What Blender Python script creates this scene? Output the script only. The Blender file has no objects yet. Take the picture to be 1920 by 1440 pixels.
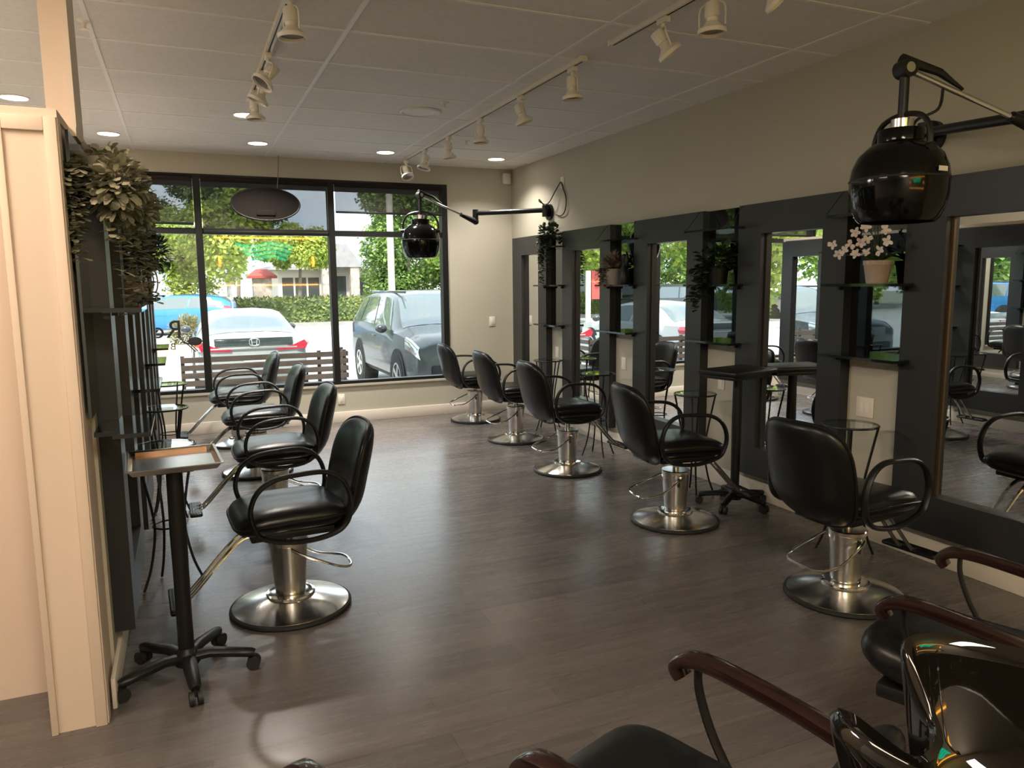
import bpy, bmesh, math, random
from mathutils import Vector, Matrix
R = math.radians
PI = math.pi
random.seed(7)
sc = bpy.context.scene
COL = sc.collection

# ------------------------------------------------------------------ materials
def _nodes(name):
    m = bpy.data.materials.new(name); m.use_nodes = True
    nt = m.node_tree
    return m, nt, nt.nodes['Principled BSDF'], nt.nodes['Material Output']

def N(nt, t, **kw):
    n = nt.nodes.new(t)
    for k, v in kw.items():
        if k.startswith('i_'):
            n.inputs[k[2:].replace('_', ' ')].default_value = v
        else:
            setattr(n, k, v)
    return n

def mat(name, col, rough=0.5, metal=0.0, spec=0.5, var=0.0, scale=8.0, bump=0.0, bscale=60.0, coat=0.0, stretch=(1, 1, 1), ior=None):
    m, nt, b, out = _nodes(name)
    c = (col[0], col[1], col[2], 1)
    b.inputs['Base Color'].default_value = c
    b.inputs['Roughness'].default_value = rough
    b.inputs['Metallic'].default_value = metal
    b.inputs['Specular IOR Level'].default_value = spec
    if ior: b.inputs['IOR'].default_value = ior
    if coat:
        b.inputs['Coat Weight'].default_value = coat
        b.inputs['Coat Roughness'].default_value = 0.05
    if var or bump:
        tc = N(nt, 'ShaderNodeTexCoord'); mp = N(nt, 'ShaderNodeMapping')
        mp.inputs['Scale'].default_value = stretch
        nt.links.new(tc.outputs['Object'], mp.inputs['Vector'])
    if var:
        nz = N(nt, 'ShaderNodeTexNoise', i_Scale=scale, i_Detail=4.0)
        nt.links.new(mp.outputs['Vector'], nz.inputs['Vector'])
        rp = N(nt, 'ShaderNodeValToRGB')
        rp.color_ramp.elements[0].position = 0.3; rp.color_ramp.elements[1].position = 0.7
        rp.color_ramp.elements[0].color = tuple(x * (1 - var) for x in col) + (1,)
        rp.color_ramp.elements[1].color = tuple(min(1, x * (1 + var)) for x in col) + (1,)
        nt.links.new(nz.outputs['Fac'], rp.inputs['Fac'])
        nt.links.new(rp.outputs['Color'], b.inputs['Base Color'])
    if bump:
        n2 = N(nt, 'ShaderNodeTexNoise', i_Scale=bscale, i_Detail=3.0)
        nt.links.new(mp.outputs['Vector'], n2.inputs['Vector'])
        bp = N(nt, 'ShaderNodeBump', i_Strength=bump, i_Distance=0.01)
        nt.links.new(n2.outputs['Fac'], bp.inputs['Height'])
        nt.links.new(bp.outputs['Normal'], b.inputs['Normal'])
    return m

def emit(name, col, s):
    m, nt, b, out = _nodes(name)
    b.inputs['Base Color'].default_value = (col[0], col[1], col[2], 1)
    b.inputs['Emission Color'].default_value = (col[0], col[1], col[2], 1)
    b.inputs['Emission Strength'].default_value = s
    return m

def leafmat(name, c1, c2, scale=1.5, trans=0.35, rough=0.5):
    m, nt, b, out = _nodes(name)
    geo = N(nt, 'ShaderNodeNewGeometry')
    nz = N(nt, 'ShaderNodeTexNoise', i_Scale=scale, i_Detail=3.0)
    nt.links.new(geo.outputs['Position'], nz.inputs['Vector'])
    mx = N(nt, 'ShaderNodeMath', operation='ADD')
    nt.links.new(nz.outputs['Fac'], mx.inputs[0])
    sb = N(nt, 'ShaderNodeMath', operation='MULTIPLY_ADD')
    sb.inputs[1].default_value = 0.5; sb.inputs[2].default_value = -0.25
    nt.links.new(geo.outputs['Random Per Island'], sb.inputs[0])
    nt.links.new(sb.outputs[0], mx.inputs[1])
    rp = N(nt, 'ShaderNodeValToRGB')
    rp.color_ramp.elements[0].position = 0.28; rp.color_ramp.elements[1].position = 0.72
    rp.color_ramp.elements[0].color = c1 + (1,); rp.color_ramp.elements[1].color = c2 + (1,)
    nt.links.new(mx.outputs[0], rp.inputs['Fac'])
    nt.links.new(rp.outputs['Color'], b.inputs['Base Color'])
    b.inputs['Roughness'].default_value = rough
    tr = N(nt, 'ShaderNodeBsdfTranslucent'); ms = N(nt, 'ShaderNodeMixShader')
    ms.inputs[0].default_value = trans
    nt.links.new(rp.outputs['Color'], tr.inputs['Color'])
    nt.links.new(b.outputs[0], ms.inputs[1]); nt.links.new(tr.outputs[0], ms.inputs[2])
    nt.links.new(ms.outputs[0], out.inputs['Surface'])
    return m

def floor_mat():
    m, nt, b, out = _nodes('floor_planks')
    tc = N(nt, 'ShaderNodeTexCoord')
    br = N(nt, 'ShaderNodeTexBrick', offset=0.37, offset_frequency=2)
    br.inputs['Scale'].default_value = 1.0
    br.inputs['Brick Width'].default_value = 1.22; br.inputs['Row Height'].default_value = 0.18
    br.inputs['Mortar Size'].default_value = 0.0012; br.inputs['Mortar Smooth'].default_value = 0.2
    br.inputs['Color1'].default_value = (0.108, 0.098, 0.096, 1); br.inputs['Color2'].default_value = (0.140, 0.126, 0.122, 1)
    br.inputs['Mortar'].default_value = (0.055, 0.046, 0.042, 1)
    nt.links.new(tc.outputs['Object'], br.inputs['Vector'])
    mp = N(nt, 'ShaderNodeMapping'); mp.inputs['Scale'].default_value = (0.7, 7.0, 1)
    nt.links.new(tc.outputs['Object'], mp.inputs['Vector'])
    nz = N(nt, 'ShaderNodeTexNoise', i_Scale=3.0, i_Detail=6.0, i_Roughness=0.62)
    nt.links.new(mp.outputs['Vector'], nz.inputs['Vector'])
    rp = N(nt, 'ShaderNodeValToRGB')
    rp.color_ramp.elements[0].position = 0.3; rp.color_ramp.elements[1].position = 0.72
    rp.color_ramp.elements[0].color = (0.62, 0.60, 0.60, 1); rp.color_ramp.elements[1].color = (1.3, 1.28, 1.26, 1)
    nt.links.new(nz.outputs['Fac'], rp.inputs['Fac'])
    mx = N(nt, 'ShaderNodeMix', data_type='RGBA', blend_type='MULTIPLY'); mx.inputs['Factor'].default_value = 0.36
    nt.links.new(br.outputs['Color'], mx.inputs['A']); nt.links.new(rp.outputs['Color'], mx.inputs['B'])
    nt.links.new(mx.outputs['Result'], b.inputs['Base Color'])
    rr = N(nt, 'ShaderNodeMapRange'); rr.inputs['To Min'].default_value = 0.20; rr.inputs['To Max'].default_value = 0.34
    nt.links.new(nz.outputs['Fac'], rr.inputs['Value']); nt.links.new(rr.outputs['Result'], b.inputs['Roughness'])
    bp = N(nt, 'ShaderNodeBump', i_Strength=0.015, i_Distance=0.002)
    nt.links.new(nz.outputs['Fac'], bp.inputs['Height']); nt.links.new(bp.outputs['Normal'], b.inputs['Normal'])
    b.inputs['Specular IOR Level'].default_value = 0.5
    return m

def glass_mat(name, refl_ior=1.5, tint=(1, 1, 1), extra=0.0):
    m, nt, b, out = _nodes(name); nt.nodes.remove(b)
    tr = N(nt, 'ShaderNodeBsdfTransparent'); tr.inputs['Color'].default_value = tint + (1,)
    gl = N(nt, 'ShaderNodeBsdfGlossy'); gl.inputs['Roughness'].default_value = 0.0
    fr = N(nt, 'ShaderNodeFresnel', i_IOR=refl_ior)
    geo = N(nt, 'ShaderNodeNewGeometry'); ma = N(nt, 'ShaderNodeMath', operation='MULTIPLY_ADD')   # same reflectance on both faces of the pane
    ma.inputs[1].default_value = 1 / refl_ior - refl_ior; ma.inputs[2].default_value = refl_ior
    nt.links.new(geo.outputs['Backfacing'], ma.inputs[0]); nt.links.new(ma.outputs[0], fr.inputs['IOR'])
    ms = N(nt, 'ShaderNodeMixShader')
    nt.links.new(fr.outputs[0], ms.inputs[0]); nt.links.new(tr.outputs[0], ms.inputs[1]); nt.links.new(gl.outputs[0], ms.inputs[2])
    nt.links.new(ms.outputs[0], out.inputs['Surface'])
    return m

def screen_mat():
    m, nt, b, out = _nodes('blind_mesh')
    b.inputs['Base Color'].default_value = (0.035, 0.032, 0.030, 1); b.inputs['Specular IOR Level'].default_value = 0.08; b.inputs['Roughness'].default_value = 0.9
    tr = N(nt, 'ShaderNodeBsdfTransparent'); ms = N(nt, 'ShaderNodeMixShader'); ms.inputs[0].default_value = 0.40
    nt.links.new(b.outputs[0], ms.inputs[1]); nt.links.new(tr.outputs[0], ms.inputs[2])
    nt.links.new(ms.outputs[0], out.inputs['Surface'])
    return m

M = dict(
    floor=floor_mat(),
    ceil=mat('ceiling_tile', (0.74, 0.72, 0.69), 0.95, var=0.04, scale=30, bump=0.25, bscale=120),
    grid=mat('ceiling_grid_white', (0.80, 0.78, 0.75), 0.5),
    wall=mat('greige_paint', (0.445, 0.42, 0.345), 0.85, var=0.015, scale=2),
    cream=mat('cream_trim', (0.70, 0.60, 0.50), 0.55),
    peach=mat('cream_panel', (0.70, 0.575, 0.475), 0.6, var=0.015, scale=1.5),
    base=mat('baseboard_white', (0.68, 0.62, 0.54), 0.5),
    frame=mat('charcoal_frame', (0.021, 0.0215, 0.0225), 0.36, var=0.12, scale=3, stretch=(1, 1, 0.2)),
    mirror=mat('mirror_silver', (0.88, 0.90, 0.89), 0.0, 1.0),
    bronze=mat('bronze_edge', (0.16, 0.11, 0.06), 0.35, 0.7),
    tint=mat('tinted_mirror', (0.13, 0.15, 0.155), 0.015, 1.0),
    shelf=mat('black_glass', (0.008, 0.012, 0.014), 0.06, spec=0.7),
    alu=mat('window_frame_black', (0.010, 0.010, 0.010), 0.45, spec=0.25),
    glass=glass_mat('window_glass', 1.52, (0.97, 0.985, 0.975)),
    tglass=glass_mat('table_glass', 1.5, (0.86, 0.93, 0.90)),
    blind=screen_mat(),
    black=mat('black_metal', (0.006, 0.006, 0.0065), 0.4, spec=0.4),
    plastic=mat('black_plastic', (0.006, 0.006, 0.0065), 0.42, spec=0.4, var=0.2, scale=12),
    vinyl=mat('black_vinyl', (0.0045, 0.005, 0.0058), 0.32, spec=0.36, bump=0.10, bscale=22),
    vinylside=mat('black_vinyl_edge', (0.005, 0.005, 0.0055), 0.45, spec=0.4),
    rubber=mat('black_rubber', (0.012, 0.012, 0.012), 0.6),
    chrome=mat('chrome', (0.74, 0.73, 0.71), 0.10, 1.0),
    steel=mat('brushed_steel', (0.68, 0.67, 0.65), 0.24, 1.0, var=0.06, scale=30, stretch=(1, 1, 0.05)),
    satin=mat('satin_base', (0.78, 0.78, 0.77), 0.19, 1.0),
    traymetal=mat('tray_metal', (0.66, 0.64, 0.60), 0.22, 1.0, var=0.08, scale=6),
    copper=mat('tray_stain', (0.50, 0.31, 0.21), 0.4, 0.5),
    white=mat('white_plastic', (0.72, 0.68, 0.61), 0.45),
    lampwhite=mat('lamp_white', (0.76, 0.71, 0.62), 0.42),
    lampin=mat('lamp_inside', (0.30, 0.29, 0.27), 0.2, 0.6),
    led=emit('downlight_led', (1.0, 0.90, 0.74), 9.0),
    signdark=mat('sign_dark', (0.020, 0.016, 0.015), 0.8, spec=0.1),
    signrim=mat('sign_rim', (0.012, 0.011, 0.011), 0.4),
    wire=mat('wire_grey', (0.16, 0.15, 0.14), 0.5),
    mahog=mat('mahogany', (0.013, 0.0042, 0.0036), 0.2, spec=0.5, var=0.45, scale=5, stretch=(1, 9, 9), coat=0.5),
    bowl=mat('bowl_black', (0.005, 0.004, 0.003), 0.03, spec=0.6),
    hood=mat('hood_black', (0.003, 0.003, 0.0034), 0.10, spec=0.28),
    terra=mat('pot_terracotta', (0.48, 0.385, 0.325), 0.75, var=0.08, scale=9),
    concrete=mat('pot_concrete', (0.30, 0.27, 0.23), 0.85, var=0.1, scale=12),
    woodbox=mat('planter_wood', (0.17, 0.13, 0.105), 0.7, var=0.25, scale=4, stretch=(8, 1, 1)),
    soil=mat('soil', (0.03, 0.022, 0.016), 0.9),
    petal=mat('white_petal', (0.80, 0.70, 0.64), 0.55),
    stem=mat('plant_stem', (0.06, 0.08, 0.03), 0.6),
    succ=leafmat('dusty_leaf', (0.15, 0.16, 0.09), (0.48, 0.45, 0.33), 14, 0.2),
    dark=leafmat('dark_leaf', (0.012, 0.022, 0.010), (0.045, 0.075, 0.03), 14, 0.15),
    redleaf=leafmat('reddish_leaf', (0.10, 0.06, 0.045), (0.20, 0.17, 0.11), 14, 0.15),
    ltree=leafmat('lime_foliage', (0.17, 0.28, 0.04), (0.55, 0.62, 0.13), 0.5, 0.45),
    gtree=leafmat('green_foliage', (0.06, 0.15, 0.03), (0.36, 0.50, 0.12), 0.6, 0.35),
    dtree=leafmat('deep_foliage', (0.05, 0.10, 0.035), (0.20, 0.28, 0.09), 0.5, 0.3),
    hedge=leafmat('hedge_leaf', (0.07, 0.11, 0.03), (0.28, 0.33, 0.09), 1.2, 0.3),
    shrub=leafmat('shrub_leaf', (0.16, 0.15, 0.07), (0.40, 0.36, 0.16), 3, 0.3),
    bark=mat('bark', (0.20, 0.17, 0.14), 0.9, var=0.3, scale=6),
    palebark=mat('pale_bark', (0.55, 0.52, 0.48), 0.9, var=0.3, scale=5),
    asphalt=mat('asphalt', (0.50, 0.49, 0.475), 0.9, var=0.08, scale=1.2),
    walk=mat('sidewalk', (0.62, 0.59, 0.55), 0.9, var=0.06, scale=2),
    kerb=mat('kerb', (0.60, 0.47, 0.26), 0.9, var=0.1, scale=3),
    kerbg=mat('kerb_grey', (0.30, 0.28, 0.26), 0.9, var=0.1, scale=3),
    slat=mat('weathered_slat', (0.155, 0.12, 0.105), 0.6, var=0.2, scale=3, stretch=(1, 8, 8)),
    pole=mat('utility_pole', (0.42, 0.38, 0.32), 0.9, var=0.15, scale=3),
    roof=mat('shingle_roof', (0.30, 0.285, 0.30), 0.9, var=0.15, scale=2),
    stone=mat('stone_wall', (0.42, 0.36, 0.32), 0.9, var=0.35, scale=3.5),
    bwall=mat('stucco', (0.50, 0.46, 0.42), 0.9),
    redroof=mat('red_roof', (0.45, 0.07, 0.06), 0.6),
    bglass=mat('shop_glass', (0.05, 0.06, 0.065), 0.1, spec=0.6),
    silver=mat('paint_silver', (0.40, 0.43, 0.42), 0.32, 0.2, coat=0.5),
    carwhite=mat('paint_white', (0.62, 0.62, 0.60), 0.25, coat=0.6),
    cargrey=mat('paint_grey', (0.085, 0.10, 0.10), 0.34, 0.3, coat=0.4),
    carblue=mat('paint_blue', (0.03, 0.20, 0.48), 0.25, 0.3, coat=0.8),
    cardark=mat('paint_dark', (0.05, 0.055, 0.06), 0.25, 0.3, coat=0.8),
    carglass=mat('car_glass', (0.10, 0.125, 0.125), 0.04, spec=0.9, ior=1.75),
    tyre=mat('tyre', (0.02, 0.02, 0.02), 0.8),
    alloy=mat('alloy', (0.62, 0.62, 0.60), 0.3, 0.9),
    taill=mat('taillight', (0.45, 0.02, 0.045), 0.15, coat=1.0),
    headl=mat('headlight', (0.42, 0.45, 0.47), 0.08, 0.6, coat=1.0),
    trunk=mat('trunk_panel', (0.05, 0.07, 0.066), 0.15, 0.3, coat=1.0),
    vinyltext=mat('window_vinyl', (0.02, 0.018, 0.018), 0.6),
    green=emit('neon_green', (0.0, 0.8, 0.45), 3.2),
    orange=emit('neon_orange', (1.0, 0.42, 0.05), 9.0),
    warm=emit('fill_light_glow', (1.0, 0.84, 0.66), 1.5),  # glow of the added ceiling fill panels
    redmark=mat('mark_orange', (0.62, 0.33, 0.20), 0.5),
)

# ------------------------------------------------------------------ mesh builder
class MB:
    def __init__(s): s.v = []; s.f = []
    def add(s, vs, fs, T=None):
        o = len(s.v)
        if T is not None: vs = [T @ Vector(p) for p in vs]
        s.v += [tuple(p) for p in vs]; s.f += [tuple(i + o for i in f) for f in fs]
        return s
    def box(s, x0, x1, y0, y1, z0, z1, bev=0.0, seg=2, T=None):
        bm = bmesh.new(); bmesh.ops.create_cube(bm, size=1)
        for v in bm.verts:
            v.co = Vector(((x0 + x1) / 2 + v.co.x * (x1 - x0), (y0 + y1) / 2 + v.co.y * (y1 - y0), (z0 + z1) / 2 + v.co.z * (z1 - z0)))
        if bev: bmesh.ops.bevel(bm, geom=bm.edges[:], offset=bev, segments=seg, affect='EDGES', profile=0.5)
        bm.verts.index_update()
        s.add([v.co.copy() for v in bm.verts], [[v.index for v in f.verts] for f in bm.faces], T); bm.free()
        return s
    def loft(s, rings, cap=True, closed=False, T=None):
        n = len(rings[0]); vs = [p for r in rings for p in r]; fs = []
        m = len(rings)
        for i in range(m if closed else m - 1):
            a, b = i * n, ((i + 1) % m) * n
            for j in range(n):
                k = (j + 1) % n
                fs.append((a + j, a + k, b + k, b + j))
        if cap and not closed:
            fs.append(tuple(range(n))[::-1]); fs.append(tuple((m - 1) * n + j for j in range(n)))
        return s.add(vs, fs, T)
    def lathe(s, prof, n=32, T=None, cap=False):
        rings = [[(r * math.cos(2 * PI * j / n), r * math.sin(2 * PI * j / n), z) for j in range(n)] for r, z in prof]
        return s.loft(rings, cap, T=T)
    def tube(s, path, r, n=8, closed=False, rb=None, up=None, T=None):
        P = [Vector(p) for p in path]; m = len(P); rings = []
        rr = r if isinstance(r, (list, tuple)) else [r] * m
        nrm = None
        for i in range(m):
            a = P[(i - 1) % m] if (closed or i > 0) else P[i]
            b = P[(i + 1) % m] if (closed or i < m - 1) else P[i]
            t = (b - a).normalized()
            if up is not None:
                u = Vector(up) - t * t.dot(Vector(up)); u.normalize()
            else:
                if nrm is None:
                    nrm = Vector((0, 0, 1)) if abs(t.z) < 0.9 else Vector((1, 0, 0))
                u = (nrm - t * t.dot(nrm)).normalized(); nrm = u
            w = t.cross(u)
            k = rb if rb is not None else rr[i]
            rings.append([P[i] + u * (k * math.cos(2 * PI * j / n)) + w * (rr[i] * math.sin(2 * PI * j / n)) for j in range(n)])
        return s.loft(rings, not closed, closed, T)
    def disc(s, c, r, nrm, n=24, h=0.002):
        q = Vector((0, 0, 1)).rotation_difference(Vector(nrm).normalized()).to_matrix().to_4x4()
        return s.lathe([(r, -h / 2), (r, h / 2)], n, Matrix.Translation(Vector(c)) @ q, cap=True)
    def cyl(s, a, b, r, n=16, r2=None):
        a, b = Vector(a), Vector(b)
        q = Vector((0, 0, 1)).rotation_difference((b - a).normalized()).to_matrix().to_4x4()
        return s.lathe([(r, 0), (r if r2 is None else r2, (b - a).length)], n, Matrix.Translation(a) @ q, cap=True)
    def ell(s, c, rx, ry, rz, n=16, m=10, T=None):
        rings = []
        for i in range(m + 1):
            t = -PI / 2 + PI * (0.02 + 0.96 * i / m)
            rings.append([(c[0] + rx * math.cos(t) * math.cos(2 * PI * j / n), c[1] + ry * math.cos(t) * math.sin(2 * PI * j / n), c[2] + rz * math.sin(t)) for j in range(n)])
        return s.loft(rings, True, T=T)
    def pillow(s, hw, hh, th, ex=4.0, n=44, m=7, fn=None, T=None):
        # superellipse cushion in the y-z plane, thickness along x
        rings = []
        for side in (1, -1):
            rs = [1 - (1 - i / m) ** 2 for i in range(m + 1)]
            seq = rs if side == 1 else rs[::-1][1:]
            for q in seq:
                q = max(q, 0.02); ring = []
                for j in range(n):
                    a = 2 * PI * j / n; ca, sa = math.cos(a), math.sin(a)
                    y = hw * q * math.copysign(abs(ca) ** (2 / ex), ca); z = hh * q * math.copysign(abs(sa) ** (2 / ex), sa)
                    x = side * th * max(0.0, 1 - q ** 5) ** 0.5
                    p = (x, y, z)
                    ring.append(fn(*p) if fn else p)
                rings.append(ring)
        return s.loft(rings, True, T=T)
    def leaf(s, p, d, up, L, W, fold=0.2, rnd=False):
        p, d = Vector(p), Vector(d).normalized(); w = d.cross(Vector(up))
        if w.length < 1e-4: w = d.cross(Vector((1, 0.3, 0.1)))
        w.normalize(); nn = w.cross(d)
        o = len(s.v)
        if rnd:
            for q in (p, p + d * L * .25 + w * W * .40 + nn * W * fold, p + d * L * .65 + w * W * .48 + nn * W * fold, p + d * L * .93 + w * W * .2, p + d * L * .93 - w * W * .2, p + d * L * .65 - w * W * .48 + nn * W * fold, p + d * L * .25 - w * W * .40 + nn * W * fold): s.v.append(tuple(q))
            s.f.append(tuple(range(o, o + 7)))
            return s
        for q in (p, p + d * L * 0.5 + w * W * 0.5 + nn * W * fold, p + d * L, p + d * L * 0.5 - w * W * 0.5 + nn * W * fold): s.v.append(tuple(q))
        s.f.append((o, o + 1, o + 2, o + 3))
        return s
    def build(s, name, m, parent=None, smooth=True, ang=38, loc=None, rotz=None):
        me = bpy.data.meshes.new(name); me.from_pydata(s.v, [], s.f); me.materials.append(m)
        bm = bmesh.new(); bm.from_mesh(me); bmesh.ops.recalc_face_normals(bm, faces=bm.faces[:]); bm.to_mesh(me); bm.free()
        if smooth:
            me.polygons.foreach_set('use_smooth', [True] * len(me.polygons)); me.set_sharp_from_angle(angle=R(ang))
        o = bpy.data.objects.new(name, me); COL.objects.link(o)
        if parent: o.parent = parent
        if loc: o.location = loc
        if rotz is not None: o.rotation_euler = (0, 0, rotz)
        return o

def split(mb, name, m, parent=None, **k):
    # every connected piece becomes an object of its own
    par = list(range(len(mb.v)))
    def find(i):
        while par[i] != i: par[i] = par[par[i]]; i = par[i]
        return i
    for f in mb.f:
        a = find(f[0])
        for j in f[1:]: par[find(j)] = a
    groups = {}
    for f in mb.f: groups.setdefault(find(f[0]), []).append(f)
    out = []
    for fs in groups.values():
        q = MB(); idx = {}
        for f in fs:
            for i in f:
                if i not in idx: idx[i] = len(q.v); q.v.append(mb.v[i])
            q.f.append(tuple(idx[i] for i in f))
        out.append(q.build(name, m, parent, **k))
    return out

def B(*a, **k): return MB().box(*a, **k)

def tag(o, label=None, cat=None, group=None, kind=None):
    if label: o['label'] = label
    if cat: o['category'] = cat
    if group: o['group'] = group
    if kind: o['kind'] = kind
    return o

def thing(name, label, cat, loc=(0, 0, 0), rotz=0.0, group=None):
    o = bpy.data.objects.new(name, None); COL.objects.link(o)
    o.location = loc; o.rotation_euler = (0, 0, rotz); o.empty_display_size = 0.1
    return tag(o, label, cat, group)

def struct(name, mb, m, parent=None, **k):
    o = mb.build(name, m, parent, **k)
    o['kind'] = 'structure'
    return o

def kids(o): return [c for c in list(o.children)]
def dup(root, loc=None, rotz=None, label=None, group=None):
    def rec(o, par):
        c = o.copy(); COL.objects.link(c)
        if par: c.parent = par
        for ch in kids(o): rec(ch, c)
        return c
    r = rec(root, None)
    if loc: r.location = loc
    if rotz is not None: r.rotation_euler = (0, 0, rotz)
    if label: r['label'] = label
    if group: r['group'] = group
    return r

def smooth_path(pts, k=6):
    P = [Vector(p) for p in pts]; out = []
    for i in range(len(P) - 1):
        a = P[max(i - 1, 0)]; b = P[i]; c = P[i + 1]; d = P[min(i + 2, len(P) - 1)]
        for t in range(k):
            u = t / k
            out.append(0.5 * ((2 * b) + (c - a) * u + (2 * a - 5 * b + 4 * c - d) * u * u + (3 * b - a - 3 * c + d) * u ** 3))
    out.append(P[-1]); return out
def closed_path(pts, k=6):
    P = [Vector(p) for p in pts]; n = len(P); out = []
    for i in range(n):
        a, b, c, d = P[i - 1], P[i], P[(i + 1) % n], P[(i + 2) % n]
        for t in range(k):
            u = t / k
            out.append(0.5 * ((2 * b) + (c - a) * u + (2 * a - 5 * b + 4 * c - d) * u * u + (3 * b - a - 3 * c + d) * u ** 3))
    return out

# ------------------------------------------------------------------ room shell
H = 2.91; XR = 3.73; YW = 8.55; XP = -0.33; YB = -1.6; XL = -3.6
struct('floor', B(XL, XR + .1, YB, YW + .1, -.1, 0), M['floor'], smooth=False)
struct('ceiling', B(XL - .15, XR + .15, YB - .15, YW + .15, H, H + .35), M['ceil'], smooth=False)
g = MB()
x = -0.355
for k in range(-2, 4): g.box(x + k * 1.253 - .012, x + k * 1.253 + .012, YB, YW, H - .005, H + .002)
for k in range(-8, 7):
    y = 4.245 + k * .632
    g.box(XL, XR, y - .012, y + .012, H - .0045, H + .002)
struct('trim_1', g, M['grid'], smooth=False)
struct('wall_right', B(XR, XR + .15, YB - .15, YW + .15, -.1, H), M['wall'], smooth=False)
w = MB()
WX0, WX1, WZ0, WZ1 = -1.9, 2.90, .44, 2.70
w.box(XL - .15, XR, YW, YW + .15, -.1, WZ0); w.box(XL - .15, XR, YW, YW + .15, WZ1, H)
w.box(XL - .15, WX0, YW, YW + .15, WZ0, WZ1); w.box(WX1, XR, YW, YW + .15, WZ0, WZ1)
struct('wall_front', w, M['wall'], smooth=False)
struct('wall_rear', B(XL - .15, XR + .15, YB - .15, YB, -.1, H), M['wall'], smooth=False)
struct('wall_left', B(XL - .15, XL, YB, YW, -.1, H), M['wall'], smooth=False)
# half-height partition that carries the left row of mirrors
struct('wall_partition', B(XP - .12, XP, 3.2, 8.22, 0, 2.10), M['wall'], smooth=False)
t = MB(); t.box(XP - .14, XP + .018, 3.2, 8.25, 2.10, 2.132); t.box(XP - .13, XP + .015, 8.21, 8.25, 0, 2.10)
struct('trim_2', t, M['cream'], smooth=False)
# pilaster at its near end, and the panelled wall that turns left from it
p = MB(); p.box(-.505, XP - .012, 2.91, 3.2, 0, 2.105)
p.box(-.52, XP - .005, 2.905, 3.2, 2.105, 2.132)
struct('wall_pilaster', p, M['peach'], smooth=False)
c = MB()
c.box(-.375, XP - .008, 2.896, 2.912, 0, 2.105, bev=.003); c.box(-.512, -.49, 2.896, 2.912, 0, 2.105, bev=.003)
c.box(-.49, -.375, 2.896, 2.912, 2.06, 2.105, bev=.003)
c.box(XP - .012, XP - .004, 2.91, 2.97, 0, 2.105)
struct('trim_3', c, M['peach'])
struct('wall_panel', B(-2.6, -.505, 3.25, 3.33, 0, 2.13), M['peach'], smooth=False)
q = MB(); q.box(-.425, -.345, 3.40, 3.62, 2.132, H); struct('column', q, M['peach'], smooth=False)
q = MB(); q.box(-.347, -.328, 3.385, 3.62, 2.132, H); struct('trim_4', q, M['cream'], smooth=False)
# baseboards
bb = MB(); bb.box(XR - .016, XR, YB, YW, 0, .135, bev=.004); struct('baseboard_right', bb, M['base'])
bb = MB(); bb.box(XP, XR - .016, YW - .016, YW, 0, .125, bev=.004); struct('baseboard_front', bb, M['base'])
bb = MB(); bb.box(XP, XP + .016, 3.0, 8.22, 0, .12, bev=.004); struct('baseboard_left', bb, M['base'])

# ------------------------------------------------------------------ window
W = bpy.data.objects.new('window_1', None); COL.objects.link(W); W['kind'] = 'structure'
MUL = [WX0 + .03, -1.155, .205, 1.562, WX1 - .03]
f = MB()
f.box(WX0, WX1, YW - .01, YW + .10, WZ1 - .05, WZ1); f.box(WX0, WX1, YW - .01, YW + .10, WZ0, WZ0 + .035)
struct('window_frame', f, M['alu'], W, smooth=False)
for x in MUL: struct('mullion', B(x - .034, x + .034, YW - .015, YW + .10, WZ0, WZ1), M['alu'], W, smooth=False)
for a, b in zip(MUL[:-1], MUL[1:]):
    struct('transom', B(a + .03, b - .03, YW, YW + .09, 2.095, 2.155), M['alu'], W, smooth=False)
    struct('pane', B(a + .03, b - .03, YW + .045, YW + .051, WZ0 + .03, 2.1), M['glass'], W, smooth=False)
    struct('pane', B(a + .03, b - .03, YW + .045, YW + .051, 2.15, WZ1 - .04), M['glass'], W, smooth=False)
struct('trim_5', B(WX0, WX1 + .02, YW - .02, YW + .01, WZ0 - .025, WZ0), M['wall'], smooth=False)
# roller blinds
def blind(a, b, z, label):
    r = thing('roller_blind', label, 'blind', ((a + b) / 2, YW - .035, WZ1 - .05), group=None)
    h = z - (WZ1 - .05); hw = (b - a) / 2
    MB().cyl((-hw, 0, .0), (hw, 0, .0), .028, 16).build('roller', M['signdark'], r)
    B(-hw + .002, hw - .002, -.001, .001, h, -.02).build('blind_fabric', M['blind'], r, smooth=False)
    B(-hw + .005, hw - .005, -.008, .008, h - .02, h + .004, bev=.003).build('bottom_bar', M['alu'], r)
blind(MUL[1] + .04, MUL[2] - .04, 2.205, 'dark mesh roller blind over the left window pane, ending just above the transom')
blind(MUL[2] + .04, MUL[3] - .04, 2.125, 'dark mesh roller blind behind the oval sign, pulled down onto the transom')
blind(MUL[3] + .04, MUL[4] - .04, 2.36, 'shortest dark mesh roller blind, above the grey car and far hood dryer')
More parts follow.
